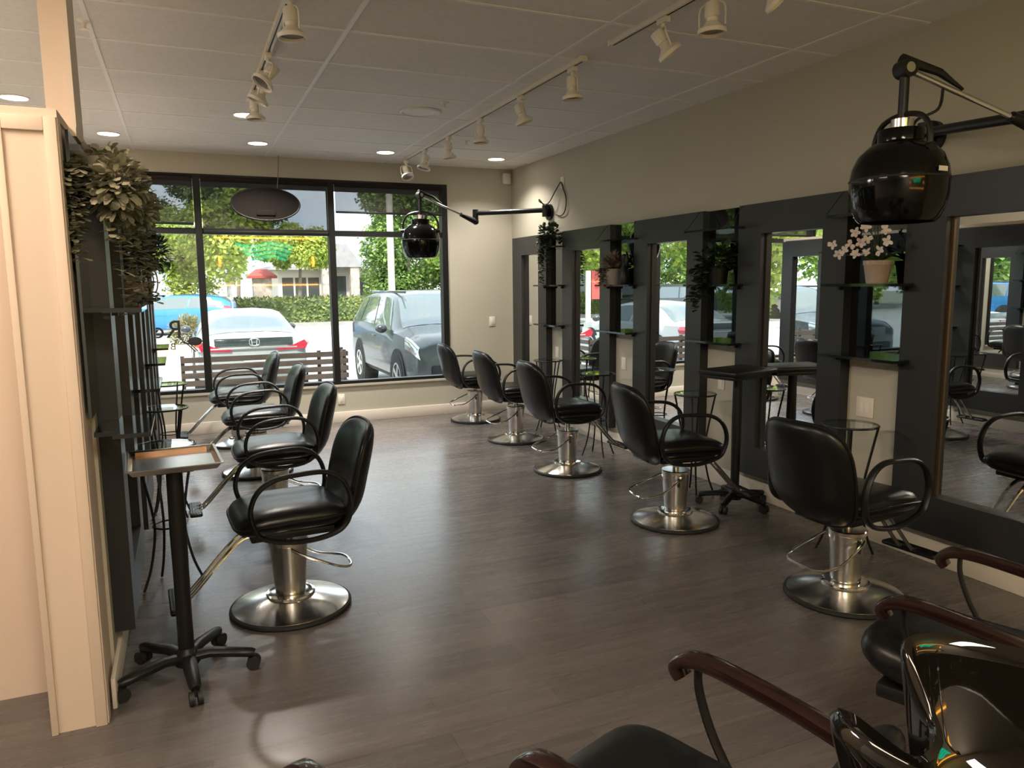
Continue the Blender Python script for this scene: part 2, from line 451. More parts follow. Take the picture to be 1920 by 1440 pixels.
# lettering on the glass, read from outside
LW = thing('window_lettering', 'black reversed shop lettering stuck on the lower left window glass', 'lettering', (0, YW + .044, 0))
def glyph(txt, size, x, z):
    cu = bpy.data.curves.new('letter', 'FONT'); cu.body = txt; cu.size = size; cu.extrude = .0006
    tmp = bpy.data.objects.new('tmp', cu); COL.objects.link(tmp)
    me = bpy.data.meshes.new_from_object(tmp.evaluated_get(bpy.context.evaluated_depsgraph_get()))
    bpy.data.objects.remove(tmp)
    T = Matrix.Translation((x, 0, z)) @ Matrix.Rotation(PI, 4, 'Z') @ Matrix.Rotation(PI / 2, 4, 'X')
    me.transform(T); me.materials.append(M['vinyltext'])
    o = bpy.data.objects.new('letter', me); COL.objects.link(o); o.parent = LW
bpy.context.view_layer.update()
for ch, s, x, z in (('R', .26, -.015, 1.03), ('o', .24, -.185, 1.03), ('B', .10, -.085, .905), ('e', .10, -.155, .905), ('a', .10, -.215, .905)): glyph(ch, s, x, z)
e = MB()
e.tube(smooth_path([(-.06, 0, 1.03), (0, 0, .98), (.06, 0, .92), (.10, 0, .875)]), .006, 6); e.tube(smooth_path([(-.03, 0, .98), (.05, 0, .955), (.12, 0, .88)]), .005, 6)
e.ell((.10, 0, .985), .07, .002, .045); e.build('scissor_emblem', M['vinyltext'], LW)

# oval sign hanging before the glass
S = thing('oval_sign', 'dark oval sign hung from the ceiling, seen from behind in the middle window', 'sign', (.87, 8.44, 2.405))
T = Matrix.Rotation(PI / 2, 4, 'X')
def oval(hw, hh, y0, y1):
    n = 40
    return MB().loft([[(hw * math.cos(2 * PI * j / n), y, hh * math.sin(2 * PI * j / n)) for j in range(n)] for y in (y0, y1)])
oval(.335, .158, -.012, .012).build('sign_face', M['signdark'], S)
MB().tube([(.342 * math.cos(2 * PI * j / 40), 0, .165 * math.sin(2 * PI * j / 40)) for j in range(40)], .012, 8, closed=True).build('sign_rim', M['signrim'], S)
B(-.10, .09, -.03, -.012, -.115, -.06, bev=.004).build('power_box', M['signdark'], S)
MB().tube([(.12, 0, .16), (.14, 0, .33), (.15, 0, .505)], .004, 6).build('cord', M['wire'], S)

# ------------------------------------------------------------------ mirror stations
def station(side, y0, y1, m0, m1, label):
    s = 1 if side == 'R' else -1
    wall = XR if side == 'R' else XP
    r = thing('mirror_station', label, 'mirror', (wall, (y0 + y1) / 2, .18), group='framed wall mirrors')
    c = (y0 + y1) / 2
    def X(a, b): return (min(-s * a, -s * b), max(-s * a, -s * b))
    f = MB(); a, b = X(0.0, .075); Z0, Z1, z0, z1 = 0, 1.905, .21, 1.70
    f.box(a, b, y0 - c, m0 - c, Z0, Z1); f.box(a, b, m1 - c, y1 - c, Z0, Z1)
    f.box(a, b, m0 - c, m1 - c, Z0, z0); f.box(a, b, m0 - c, m1 - c, z1, Z1)
    f.build('frame', M['frame'], r, smooth=False)
    a, b = X(.018, .026)
    B(a, b, m0 - c - .002, m1 - c + .002, z0 - .002, z1 + .002).build('mirror_glass', M['mirror'], r, smooth=False)
    e = MB(); a, b = X(.026, .034)
    e.box(a, b, m1 - c - .014, m1 - c, z0, z1); e.box(a, b, m0 - c, m0 - c + .006, z0, z1)
    split(e, 'edge_strip', M['frame'] if y0 > 3 or side == 'L' else M['bronze'], r, smooth=False)
    return r
RF = [(7.458, 8.366, 7.66, 8.11, 'charcoal framed mirror nearest the window on the right wall, reflecting beige wall'),
      (6.111, 7.076, 6.30, 6.86, 'charcoal framed mirror second from the window on the right wall, behind the ivy'),
      (4.753, 5.709, 4.95, 5.50, 'charcoal framed mirror third from the window on the right wall, reflecting trees'),
      (3.388, 4.349, 3.575, 4.12, 'charcoal framed mirror on the right wall behind the black topped trolley'),
      (2.02, 2.981, 2.20, 2.745, 'largest looking charcoal framed mirror at the right edge, under the near hood dryer')]
for a in RF: station('R', *a)
LF = [(3.28, 4.24, 3.47, 4.03, 'charcoal mirror panel on the left partition nearest the cream pilaster'),
      (4.66, 5.62, 4.85, 5.41, 'charcoal mirror panel second from the pilaster on the left partition'),
      (6.02, 6.98, 6.21, 6.77, 'charcoal mirror panel third from the pilaster on the left partition'),
      (7.36, 8.20, 7.55, 8.01, 'charcoal mirror panel at the window end of the left partition')]
for a in LF: station('L', *a)
ORD = {'R': ['nearest the window', 'second from the window', 'third from the window', 'beside the large mirror'],
       'L': ['by the cream pilaster', 'second from the pilaster', 'third from the pilaster', 'fourth from the pilaster']}
def bay(side, i, y0, y1, shelves=(1.93, 1.53, 1.11)):
    s = 1 if side == 'R' else -1
    wall = XR if side == 'R' else XP
    where = ORD[side][i]; wl = 'right wall' if side == 'R' else 'left partition'
    def X(a, b): return (min(wall - s * a, wall - s * b), max(wall - s * a, wall - s * b))
    a, b = X(.003, .014)
    o = B(a, b, y0 + .001, y1 - .001, 1.10, 2.085).build('tinted_mirror', M['tint'], smooth=False)
    tag(o, 'dark tinted glass panel behind the shelves of the %s niche %s' % (wl, where), 'glass panel', 'tinted niche panels')
    names = ['top', 'middle', 'lowest']
    for k, z in enumerate(shelves):
        r = thing('glass_shelf', '%s black glass shelf of the %s niche %s' % (names[k], wl, where), 'shelf', (wall, (y0 + y1) / 2, z), group='black glass niche shelves')
        c = (y0 + y1) / 2; hy = (y1 - y0) / 2
        def XX(a, b): return (min(-s * a, -s * b), max(-s * a, -s * b))
        m = MB(); a, b = XX(.015, .077); m.box(a, b, -hy + .002, hy - .002, -.008, .008); a, b = XX(.077, .20); m.box(a, b, -hy - .065, hy + .065, -.008, .008)
        m.build('shelf_board', M['shelf'], r, smooth=False)
        if k == 0:
            for e in ((-1, 1) if side == 'R' else ()):
                MB().tube([(-s * .19, e * (hy + .06), .008), (-s * .078, e * (hy + .035), .15)], .0022, 5).build('support_cable', M['black'], r)
        else:
            bk = MB(); a, b = XX(.077, .10)
            bk.box(a, b, -hy - .03, -hy - .012, -.03, -.008); bk.box(a, b, hy + .012, hy + .03, -.03, -.008)
            split(bk, 'bracket', M['black'], r, smooth=False)
RB = [(7.076, 7.458), (5.709, 6.111), (4.349, 4.753), (2.981, 3.388)]
for i, (a, b) in enumerate(RB): bay('R', i, a, b)
LB = [(2.99, 3.28), (4.24, 4.66), (5.62, 6.02), (6.98, 7.36)]
for i, (a, b) in enumerate(LB): bay('L', i, a, b, (1.91, 1.48, 1.04))

# outlets and switches
def plate(name, label, cat, loc, nrm, w=.075, h=.115, gang=1):
    r = thing(name, label, cat, loc, 0 if nrm == 'X' else PI / 2, 'cream wall plates')
    B(-.007, 0, -w / 2, w / 2, -h / 2, h / 2, bev=.002).build('cover_plate', M['white'], r)
    for i in range(gang):
        y = (i - (gang - 1) / 2) * .046
        B(-.010, -.006, y - .016, y + .016, -.034, .034, bev=.001).build('socket' if name == 'wall_outlet' else 'rocker', M['lampwhite'], r)
    return r
plate('wall_outlet', 'double cream outlet plate in the niche beside the large mirror', 'outlet', (XR, 3.255, .80), 'X', .125, .12, 2)
plate('wall_outlet', 'cream outlet plate in the niche under the black trolley top', 'outlet', (XR, 4.58, .80), 'X')
plate('wall_outlet', 'cream outlet plate in the niche below the potted succulent', 'outlet', (XR, 5.97, .81), 'X')
plate('wall_outlet', 'cream outlet plate in the niche below the hanging ivy', 'outlet', (XR, 7.33, .81), 'X')
plate('wall_outlet', 'cream outlet low on the wall below the window', 'outlet', (1.595, YW, .27), 'Y')
plate('light_switch', 'cream light switch on the beige wall right of the window', 'switch', (3.455, YW, 1.10), 'Y')
plate('wall_outlet', 'cream outlet high on the right wall feeding the far hood dryer', 'outlet', (XR, 7.21, 2.60), 'X')
plate('wall_outlet', 'cream outlet high on the right wall behind the near hood dryer', 'outlet', (XR, 3.12, 2.42), 'X')
o = B(3.60, 3.70, YW - .06, YW, 2.735, 2.86, bev=.012).build('motion_sensor', M['white']); tag(o, 'small white motion sensor box high in the room corner', 'sensor')

# ------------------------------------------------------------------ ceiling fittings
def downlight(x, y, label, power=15, col=(1, .92, .82)):
    r = thing('downlight', label, 'ceiling light', (x, y, H), group='round recessed downlights')
    MB().lathe([(.098, 0), (.10, -.004), (.088, -.008), (.085, -.003)], 32).build('trim_ring', M['white'], r)
    MB().disc((0, 0, -.0045), .085, (0, 0, 1), 32, .003).build('diffuser', M['led'], r)
    L = bpy.data.lights.new('downlight_lamp', 'AREA'); L.shape = 'DISK'; L.size = .16; L.energy = power; L.color = col; L.spread = R(125)
    lo = bpy.data.objects.new('downlight_lamp', L); COL.objects.link(lo); lo.location = (0, 0, -.02); lo.parent = r
for x, y, l in ((-1.01, 6.55, 'lit downlight leftmost in the picture, above the cream panel'), (-.508, 7.76, 'lit downlight just above the hanging succulent'),
                (.554, 6.556, 'lit downlight beside the left track light rail'), (.755, 7.78, 'lit downlight above the oval sign'),
                (2.015, 7.85, 'lit downlight above the right window pane'), (3.25, 7.86, 'lit downlight near the far right ceiling corner')):
    downlight(x, y, l, 8 if x > 3 else 15)
for x, y, en, co_, l in ((-1.1, 1.9, 22, (1, .76, .56), 'added warm fill light panel left of the cream pilaster, outside the picture'), (.3, -.65, 44, (1, .84, .68), 'added fill light panel above the photographer, outside the picture'),
                         (-2.0, 4.6, 75, (1, .90, .80), 'added fill light panel behind the left partition, outside the picture')):
    r = thing('added_fill_light', l, 'ceiling light', (x, y, H))  # unseen fill light added to brighten the room, panel fixture invented around it
    m = MB(); m.box(-.33, -.30, -.63, .63, -.02, 0); m.box(.30, .33, -.63, .63, -.02, 0); m.box(-.30, .30, -.63, -.60, -.02, 0); m.box(-.30, .30, .60, .63, -.02, 0); m.build('fill_light_frame', M['white'], r, smooth=False)
    B(-.30, .30, -.60, .60, -.012, -.006).build('diffuser', M['warm'], r, smooth=False)
    L = bpy.data.lights.new('fill_light_lamp', 'AREA'); L.shape = 'RECTANGLE'; L.size = .6; L.size_y = 1.2; L.energy = en; L.color = co_
    lo = bpy.data.objects.new('fill_light_lamp', L); COL.objects.link(lo); lo.location = (0, 0, -.03); lo.parent = r
# ceiling speaker
r = thing('ceiling_speaker', 'round flat white ceiling speaker between the track rails', 'speaker', (1.82, 5.95, H))
MB().lathe([(.165, 0), (.168, -.006), (.15, -.014), (.14, -.008)], 40).build('outer_ring', M['white'], r)
MB().lathe([(.14, -.006), (.10, -.010), (.09, -.007), (.0005, -.008)], 40).build('grille', M['grid'], r)
for x, y, l in ((-.371, 4.585, 'small ceiling sprinkler near the column'), (1.897, 5.59, 'small ceiling sprinkler beside the round speaker'), (2.57, 6.957, 'small ceiling sprinkler right of the track rail')):
    m = MB(); m.lathe([(.035, 0), (.03, -.006), (.01, -.012), (.008, -.04), (.022, -.043), (.022, -.046), (.001, -.047)], 16)
    o = m.build('sprinkler_head', M['lampwhite'], loc=(x, y, H)); tag(o, l, 'sprinkler', 'ceiling sprinklers')
# track lights
def track(x, y0, y1, label):
    r = thing('track_rail', label, 'track rail', (x, (y0 + y1) / 2, H)); h = (y1 - y0) / 2
    m = MB(); m.box(-.018, .018, -h, h, -.028, 0, bev=.002); m.build('rail', M['lampwhite'], r)
    m = MB(); m.box(-.0035, .0035, -h + .02, h - .02, -.030, -.027); m.build('slot', M['rubber'], r, smooth=False)
    m = MB(); m.box(-.02, .02, -h - .012, -h + .01, -.03, 0); m.box(-.02, .02, h - .01, h + .012, -.03, 0); split(m, 'end_cap', M['lampwhite'], r, smooth=False)
track(2.305, 4.18, 8.2, 'long white track rail above the right chairs, holding six spots')
track(2.315, 2.3, 3.87, 'short white track rail at the top right of the ceiling')
track(.54, 2.4, 6.0, 'white track rail above the left chairs')
def spot(x, y, d, label):
    r = thing('track_spotlight', label, 'spotlight', (x, y, H - .031), group='white track spotlights')
    d = Vector(d).normalized(); piv = Vector((0, 0, -.115))
    m = MB(); m.box(-.016, .016, -.04, .04, -.028, 0, bev=.003); m.cyl((0, 0, -.028), (0, 0, -.05), .011, 12); m.build('adapter', M['lampwhite'], r)
    hv = Vector((d.x, d.y, 0)); ang = math.atan2(hv.y, hv.x) if hv.length > .05 else .4
    side = Vector((-math.sin(ang), math.cos(ang), 0))
    for e in (-1, 1):
        MB().tube(smooth_path([(0, 0, -.046), side * e * .045 + Vector((0, 0, -.058)), side * e * .066 + Vector((0, 0, -.085)), piv + side * e * .066 + d * .045]), .0045, 6).build('yoke', M['lampwhite'], r)
    q = Vector((0, 0, 1)).rotation_difference(d).to_matrix().to_4x4(); Tm = Matrix.Translation(piv) @ q
    m = MB(); m.lathe([(.001, -.062), (.030, -.062), (.034, -.056), (.034, .0), (.027, .004), (.027, .020), (.040, .036), (.060, .052), (.066, .056), (.066, .074), (.060, .074), (.058, .058)], 28, Tm); m.build('lamp_head', M['lampwhite'], r)
    m = MB(); m.lathe([(.059, .060), (.035, .052), (.001, .05)], 28, Tm); m.build('lamp_face', M['lampin'], r)
dn = (0.02, 0.0, -1)
for x, y, d, l in ((2.305, 4.323, (.08, .0, -1), 'white track spotlight at the near end of the six-spot rail'), (2.305, 5.098, (.35, -.1, -1), 'white track spotlight second along the six-spot rail, tilted right'),
                   (2.305, 5.898, dn, 'white track spotlight third along the six-spot rail'), (2.305, 6.702, (.1, 0, -1), 'white track spotlight fourth along the six-spot rail'),
                   (2.305, 7.425, (-.3, -.1, -1), 'white track spotlight fifth along the six-spot rail, before the window head'), (2.305, 8.12, (.1, -.6, -1), 'white track spotlight at the window end of the six-spot rail, facing back'),
                   (2.315, 3.369, (.62, -.25, -.9), 'white track spotlight on the short rail, tipped toward the right wall'), (2.315, 2.98, (.03, 0, -1), 'white track spotlight pointing straight down on the short rail'),
                   (2.315, 2.61, (.6, -.35, -.8), 'white track spotlight cut off by the top edge on the short rail'),
                   (.54, 3.10, (.05, 0, -1), 'white track spotlight cut off by the top edge on the left rail'), (.54, 3.76, (.04, .0, -1), 'white track spotlight nearest in full view on the left rail'),
                   (.54, 4.72, (-.6, -.15, -.8), 'white track spotlight tilted toward the partition on the left rail'), (.54, 5.12, (-.45, .1, -.9), 'white track spotlight behind the tilted one on the left rail'),
                   (.54, 5.63, dn, 'white track spotlight at the far end of the left rail')): spot(x, y, d, l)

# ------------------------------------------------------------------ styling chairs
def make_chair(label):
    r = thing('styling_chair', label, 'chair', (0, 0, 0), 0, 'black salon styling chairs')
    MB().lathe([(.268, .003), (.284, .003), (.288, .010), (.286, .020), (.276, .026)], 48).build('rubber_rim', M['rubber'], r)
    MB().lathe([(.277, .018), (.274, .026), (.245, .036), (.17, .056), (.112, .070), (.108, .071), (.001, .072)], 48).build('base_plate', M['satin'], r)
    MB().lathe([(.112, .068), (.116, .074), (.114, .082), (.10, .086), (.07, .086)], 40).build('collar', M['chrome'], r)
    MB().lathe([(.067, .08), (.068, .092), (.072, .094), (.089, .325), (.093, .328), (.093, .345), (.088, .350), (.001, .352)], 40).build('pump_cylinder', M['steel'], r)
    MB().cyl((0, 0, .345), (0, 0, .45), .022, 16).build('piston', M['chrome'], r)
    m = MB(); m.box(-.03, -.02, -.098, -.078, .25, .31, bev=.003); m.build('lever_slot', M['rubber'], r)
    pts = smooth_path([(.0, .095, .315), (-.06, .125, .285), (-.20, .155, .225), (-.27, .12, .205), (-.285, .0, .20), (-.26, -.07, .20), (-.16, -.10, .215), (-.05, -.105, .28), (0, -.095, .31)], 6)
    MB().tube(pts, .0065, 8).build('pump_lever', M['chrome'], r)
    m = MB(); m.box(-.19, .19, -.17, .17, .40, .435, bev=.008); m.box(-.11, .11, -.09, .09, .385, .405, bev=.004); m.build('seat_pan', M['black'], r)
    # seat cushion
    def sf(x, y, z):
        u = z; v = y
        return (u, v, .488 + x - .02 * max(0, (u / .25)) ** 2 + .012 * (abs(v) / .25) ** 2)
    MB().pillow(.245, .255, .062, 5.5, 56, 8, sf).build('seat', M['vinyl'], r)
    m = MB(); m.tube([sf(0, .247 * math.copysign(abs(math.cos(a)) ** (2 / 5.5), math.cos(a)), .257 * math.copysign(abs(math.sin(a)) ** (2 / 5.5), math.sin(a))) for a in [2 * PI * j / 60 for j in range(60)]], .006, 6, closed=True)
    m.build('seat_piping', M['vinylside'], r)
    # back
    def bf(x, y, z):
        zz = z / .25
        yy = y * (1.0 - .16 * max(0, -zz) ** 2 - .05 * max(0, zz) ** 3)
        lean = -.285 - .115 * max(0, zz * .5 + .5) ** 1.1 + .13 * max(0, -zz - .25) ** 2
        return (lean + x + .95 * yy * yy, yy, .642 + z)
    MB().pillow(.248, .252, .045, 3.8, 60, 9, bf).build('backrest', M['vinyl'], r)
    k = MB(); k.tube([bf(0, .25 * math.copysign(abs(math.cos(a)) ** (2 / 3.8), math.cos(a)), .254 * math.copysign(abs(math.sin(a)) ** (2 / 3.8), math.sin(a))) for a in [2 * PI * j / 72 for j in range(72)]], .007, 6, closed=True)
    k.build('back_piping', M['vinylside'], r)
    m = MB(); m.box(-.26, -.15, -.10, .10, .405, .43, bev=.006); m.build('back_bracket', M['black'], r)
    for e in (-1, 1):
        y = e * .272
        lp = closed_path([(.14, y, .445), (.185, y, .50), (.198, y, .58), (.165, y, .66), (.09, y, .708), (-.02, y, .722), (-.14, y, .718), (-.215, y, .665), (-.245, y, .57), (-.225, y, .475), (-.15, y, .425), (0, y, .412)], 6)
        MB().tube(lp, .017, 10, closed=True, rb=.0105, up=(0, 0, 1)) if False else None
        m = MB(); m.tube(lp, .0185, 10, closed=True, rb=.0115, up=None) if False else arm_band(m, lp, .0185, .0115)
        m.build('armrest', M['plastic'], r)
    m = MB()
    for y in (-.035, .035):
        m.tube(smooth_path([(.15, y, .40), (.24, y, .37), (.43, y, .17), (.47, y, .143), (.52, y, .132)], 5), .0095, 8)
    split(m, 'footrest_bar', M['chrome'], r)
    m = MB(); m.box(.465, .54, -.15, .15, .118, .141, bev=.010, seg=3)
    for q in range(5): m.box(.470 + q * .0145, .476 + q * .0145, -.135, .135, .139, .145)
    m.build('footrest_plate', M['black'], r)
    return r
def arm_band(m, path, wy, wr):
    n = len(path); c = sum((Vector(p) for p in path), Vector()) / n; rings = []
    for i in range(n):
        t = (Vector(path[(i + 1) % n]) - Vector(path[i - 1])).normalized(); w = Vector((0, 1, 0)); u = t.cross(w).normalized()
        rings.append([Vector(path[i]) + u * (wr * math.cos(2 * PI * j / 10)) + w * (wy * math.sin(2 * PI * j / 10)) for j in range(10)])
    m.loft(rings, False, True); return m
CH = [((2.937, 2.63), 4, 'black styling chair on the right nearest the camera, back turned, by the shampoo chairs'),
      ((2.88, 3.97), -7, 'black styling chair before the black topped trolley, second nearest in the right row'),
      ((2.88, 5.48), 0, 'black styling chair in the middle of the right row, raised on its chrome post'),
      ((2.99, 6.80), 0, 'black styling chair second from the window in the right row'),
      ((3.02, 8.02), 0, 'black styling chair at the window end of the right row'),
      ((.40, 3.66), 183, 'black styling chair nearest the camera in the left row, beside the metal tray trolley'),
      ((.50, 5.15), 181, 'black styling chair second nearest in the left row'),
      ((.50, 6.55), 180, 'black styling chair third from the camera in the left row'),
      ((.44, 7.85), 180, 'black styling chair in the left row closest to the window')]
ch0 = make_chair(CH[0][2])
for i, ((x, y), a, l) in enumerate(CH):
    if i == 0: ch0.location = (x, y, 0); ch0.rotation_euler = (0, 0, R(a))
    else:
        c_ = dup(ch0, (x, y, 0), R(a), l)
        lift = {1: .03, 2: .04, 3: .015}.get(i, 0)
        for k_ in c_.children:
            if k_.name.split('.')[0] in ('seat', 'seat_pan', 'seat_piping', 'backrest', 'back_piping', 'back_bracket', 'armrest', 'footrest_bar', 'footrest_plate'): k_.location.z += lift
for k_ in ch0.children:
    if k_.name.split('.')[0] in ('seat', 'seat_pan', 'seat_piping', 'backrest', 'back_piping', 'back_bracket', 'armrest', 'footrest_bar', 'footrest_plate'): k_.location.z += .025

# ------------------------------------------------------------------ round glass tables
def make_table(label):
    r = thing('glass_side_table', label, 'side table', (0, 0, 0), 0, 'round glass side tables')
    MB().lathe([(.001, .747), (.140, .747), (.143, .751), (.140, .755), (.001, .755)], 40).build('glass_top', M['tglass'], r)
    MB().tube([(.147 * math.cos(2 * PI * j / 40), .147 * math.sin(2 * PI * j / 40), .748) for j in range(40)], .0065, 8, closed=True).build('rim_ring', M['black'], r)
    for k in range(4):
        a = PI / 4 + k * PI / 2
        MB().tube([(q * math.cos(a), q * math.sin(a), z) for q, z in [(p.x, p.z) for p in smooth_path([(.145, 0, .744), (.115, 0, .59), (.082, 0, .40), (.08, 0, .28), (.11, 0, .12), (.152, 0, .006)], 5)]], .007, 8).build('leg', M['black'], r)
    m = MB(); m.tube([(.08 * math.cos(2 * PI * j / 28), .08 * math.sin(2 * PI * j / 28), .33) for j in range(28)], .005, 6, closed=True); m.build('brace_ring', M['black'], r)
    return r
TB = [((3.42, 3.08), 'round glass side table below the orchid niche'), ((3.38, 4.44), 'round glass side table under the black trolley top'),
      ((3.38, 5.84), 'round glass side table below the succulent niche'), ((3.50, 7.10), 'round glass side table below the ivy niche'),
      ((-.13, 4.2), 'round glass side table hidden mostly behind the metal tray'), ((-.155, 5.52), 'round glass side table seen just above the metal tray'),
      ((-.155, 6.88), 'round glass side table furthest along the left partition, before the window')]
tb0 = make_table(TB[0][1])
for i, ((x, y), l) in enumerate(TB):
    if i == 0: tb0.location = (x, y, 0)
    else: dup(tb0, (x, y, 0), .3 * i, l)

# ------------------------------------------------------------------ trolleys
def trolley(loc, rotz, label, dark):
    r = thing('tray_trolley', label, 'trolley', loc, 0, 'rolling tray trolleys')
    top = .895 if not dark else .955
    hx, hy = (.165, .19) if not dark else (.23, .16)
    Tm = Matrix.Rotation(R(rotz), 4, 'Z')
    m = MB()
    if not dark:
        off = Matrix.Translation((0, .035, 0)) @ Tm
        m.box(-hx + .02, hx - .02, -hy + .02, hy - .02, top - .022, top - .018, T=off)
        ring = lambda a, b, z: [(sx * a if k else sx * a, sy * b, z) for k, (sx, sy) in enumerate(((1, 1), (-1, 1), (-1, -1), (1, -1)))]
        m.loft([ring(hx - .022, hy - .022, top - .022), ring(hx - .006, hy - .006, top), ring(hx + .004, hy + .004, top), ring(hx + .004, hy + .004, top - .004), ring(hx - .004, hy - .004, top - .004), ring(hx - .02, hy - .02, top - .026)], False, True, T=off)
        m.build('tray', M['traymetal'], r, ang=20)
        m = MB(); m.box(-hx + .03, hx - .03, hy - .0235, hy - .0205, top - .018, top - .004, T=off); m.build('tray_stain_strip', M['copper'], r)
        for k, (px, py, w_) in enumerate(((-.02, .255, .05),)):
            pass
    else:
        m.box(-hx, hx, -hy, hy, top - .02, top + .012, bev=.012, seg=3, T=Tm); m.box(-hx + .03, hx - .03, -hy + .03, hy - .03, top - .05, top - .018, bev=.01, T=Tm)
        m.build('tray', M['plastic'], r)
    m = MB(); m.box(-.07, .07, -.07, .07, top - .045, top - .022, bev=.006, T=Tm); m.build('mount_plate', M['plastic'], r)
    m = MB()
    rings = []
    for z, a, b in ((.075, .030, .030), (.30, .030, .030), (.45, .030, .034), (.60, .032, .036), (top - .04, .030, .030)):
        rings.append([(a * math.cos(2 * PI * j / 20), b * math.sin(2 * PI * j / 20), z) for j in range(20)])
    m.loft(rings, True); m.build('post', M['plastic'], r)
    MB().lathe([(.045, .05), (.052, .06), (.05, .085), (.034, .11), (.03, .12)], 24).build('hub', M['plastic'], r)
    ls = .86 if dark else .92
    for k in range(5):
        a = R((rotz - 87 if not dark else -3) + 72 * k); ca, sa = math.cos(a), math.sin(a)
        pth = [(q * ls * ca, q * ls * sa, z) for q, z in ((.02, .078), (.10, .088), (.20, .078), (.265, .070), (.28, .064))]
        leg = MB().tube(pth, [.031, .029, .026, .023, .016], 10, rb=.019, up=(0, 0, 1)).build('leg', M['plastic'], r)
        cs = MB(); px, py = .268 * ls * ca, .268 * ls * sa; tx, ty = -sa, ca
        cs.cyl((px, py, .03), (px, py, .066), .009, 10)
        for e in (-1, 1): cs.cyl((px + ca * .008 + tx * e * .006, py + sa * .008 + ty * e * .006, .027), (px + ca * .008 + tx * e * .024, py + sa * .008 + ty * e * .024, .027), .0265, 18)
        cs.build('caster', M['rubber'], leg)
    return r
trolley((-.070, 3.16, 0), 3, 'rolling trolley with shallow metal tray on a black post, left foreground', False)
trolley((3.46, 4.08, 0), 12, 'rolling trolley with black tray before a mirror on the right wall', True)

# ------------------------------------------------------------------ hood dryers on wall arms
def dryer(mount, elbow, pivot, bottom_z, label, near):
    mount, elbow, pivot = Vector(mount), Vector(elbow), Vector(pivot)
    r = thing('hood_dryer', label, 'hair dryer', mount, 0, 'black globe hood dryers')
    E_, P_ = elbow - mount, pivot - mount
    m = MB(); m.disc((-.012, 0, 0), .085, (1, 0, 0), 28, .024); m.cyl((-.02, 0, .05), (-.06, 0, .02), .045, 16); m.cyl((-.06, 0, -.05), (-.06, 0, .07), .035, 16)
    m.build('wall_mount', M['black'], r)
    a0 = Vector((-.06, 0, .02))
    MB().tube([a0, E_ + Vector((0, 0, .03))], .026, 12).build('lower_arm', M['black'], r)
    m = MB(); m.cyl(E_ + Vector((0, 0, -.06)), E_ + Vector((0, 0, .07)), .032, 16); m.ell(E_ + Vector((0, 0, -.06)), .036, .036, .036); m.build('elbow', M['black'], r)
    e0 = E_ + Vector((0, 0, -.06)); dv = (P_ - e0)
    MB().tube([e0, e0 + dv * .28], [.034, .022], 12).build('arm_sleeve', M['black'], r)
    MB().tube([e0 + dv * .25, P_], .011, 10).build('upper_arm', M['chrome'], r)
    m = MB(); m.tube([P_ + dv.normalized() * .02 + Vector((0, 0, .03)), P_ - dv * .22 + Vector((0, 0, .045)), P_ - dv * .38 + Vector((0, 0, .02))], [.022, .016, .006], 8); m.build('arm_guard', M['black'], r)
    ax = dv.cross(Vector((0, 0, 1))).normalized()
    m = MB(); m.cyl(P_ - ax * .03, P_ + ax * .03, .036, 20); m.cyl(P_ + Vector((0, 0, 0)), P_ + Vector((0, 0, -.24)), .019, 14); m.build('stem', M['black'], r)
    MB().cyl(P_ - ax * .033, P_ + ax * .033, .020, 20).build('pivot_cap', M['chrome'], r)
    hz = P_.z - (.235 if near else .25)
    Tm = Matrix.Translation((P_.x, P_.y, hz)) @ Matrix.Scale(.93 if near else 1, 4)
    MB().lathe([(.03, .05), (.045, .045), (.045, .005), (.03, .0)], 20, Tm).build('swivel', M['steel'], r)
    hd = MB().lathe([(.001, .005), (.09, .002), (.094, -.006), (.094, -.050), (.125, -.064), (.168, -.105), (.191, -.158), (.20, -.215), (.198, -.27), (.187, -.325), (.165, -.375), (.152, -.388), (.146, -.385), (.158, -.36), (.18, -.30), (.185, -.22), (.001, -.10)], 56, Tm)
    hood = hd.build('hood', M['hood'], r)
    MB().lathe([(.2005, -.205), (.2025, -.209), (.2005, -.213)], 56, Tm).build('seam', M['rubber'], hood)
    va = Vector((-.09, -1, 0)).normalized() if near else Vector((.9, -.43, 0)).normalized()
    ys = .82 if near else 1.0
    pts = [Tm @ Vector(va * (q[0] * ys) + Vector((0, 0, q[1] * ys))) for q in ((-.185, -.115), (-.18, -.03), (-.135, .045), (-.05, .075), (.05, .075), (.135, .045), (.18, -.03), (.185, -.115))]
    MB().tube(smooth_path(pts, 5), .011, 8).build('yoke_handle', M['black'], r)
    for e in (-1, 1):
        MB().cyl(Tm @ (va * e * .15 * ys + Vector((0, 0, -.115 * ys))), Tm @ (va * e * .205 * ys + Vector((0, 0, -.115 * ys))), .020, 14).build('pivot_knob', M['black'], r)
    if near:
        d = (Vector((0, 0, 0)) - pivot); d.z = 0; d.normalize(); s_ = Vector((-d.y, d.x, 0))
        c0 = Tm @ (Vector((0, 0, 0)))
        def on(az, z, rr=.2045):
            v = d * math.cos(az) + s_ * math.sin(az); return Tm @ (v * rr + Vector((0, 0, z)))
        m = MB(); m.loft([[on(a, z, .2035) for a, z in ((.78, -.175), (1.05, -.175), (1.05, -.195), (.78, -.195))], [on(a, z, .2045) for a, z in ((.78, -.175), (1.05, -.175), (1.05, -.195), (.78, -.195))]], True); m.build('sticker', M['lampwhite'], hood)
    m = MB(); b_ = P_ - dv * .25
    m.tube(smooth_path([b_ + Vector((0, 0, -.01)), b_ + Vector((-.02, .0, -.09)), P_ + Vector((.08, 0, -.19)), P_ + Vector((.05, 0, -.255)), P_ + Vector((.05, 0, -.28))], 6), .006, 8); m.build('cable', M['black'], r)
    return r
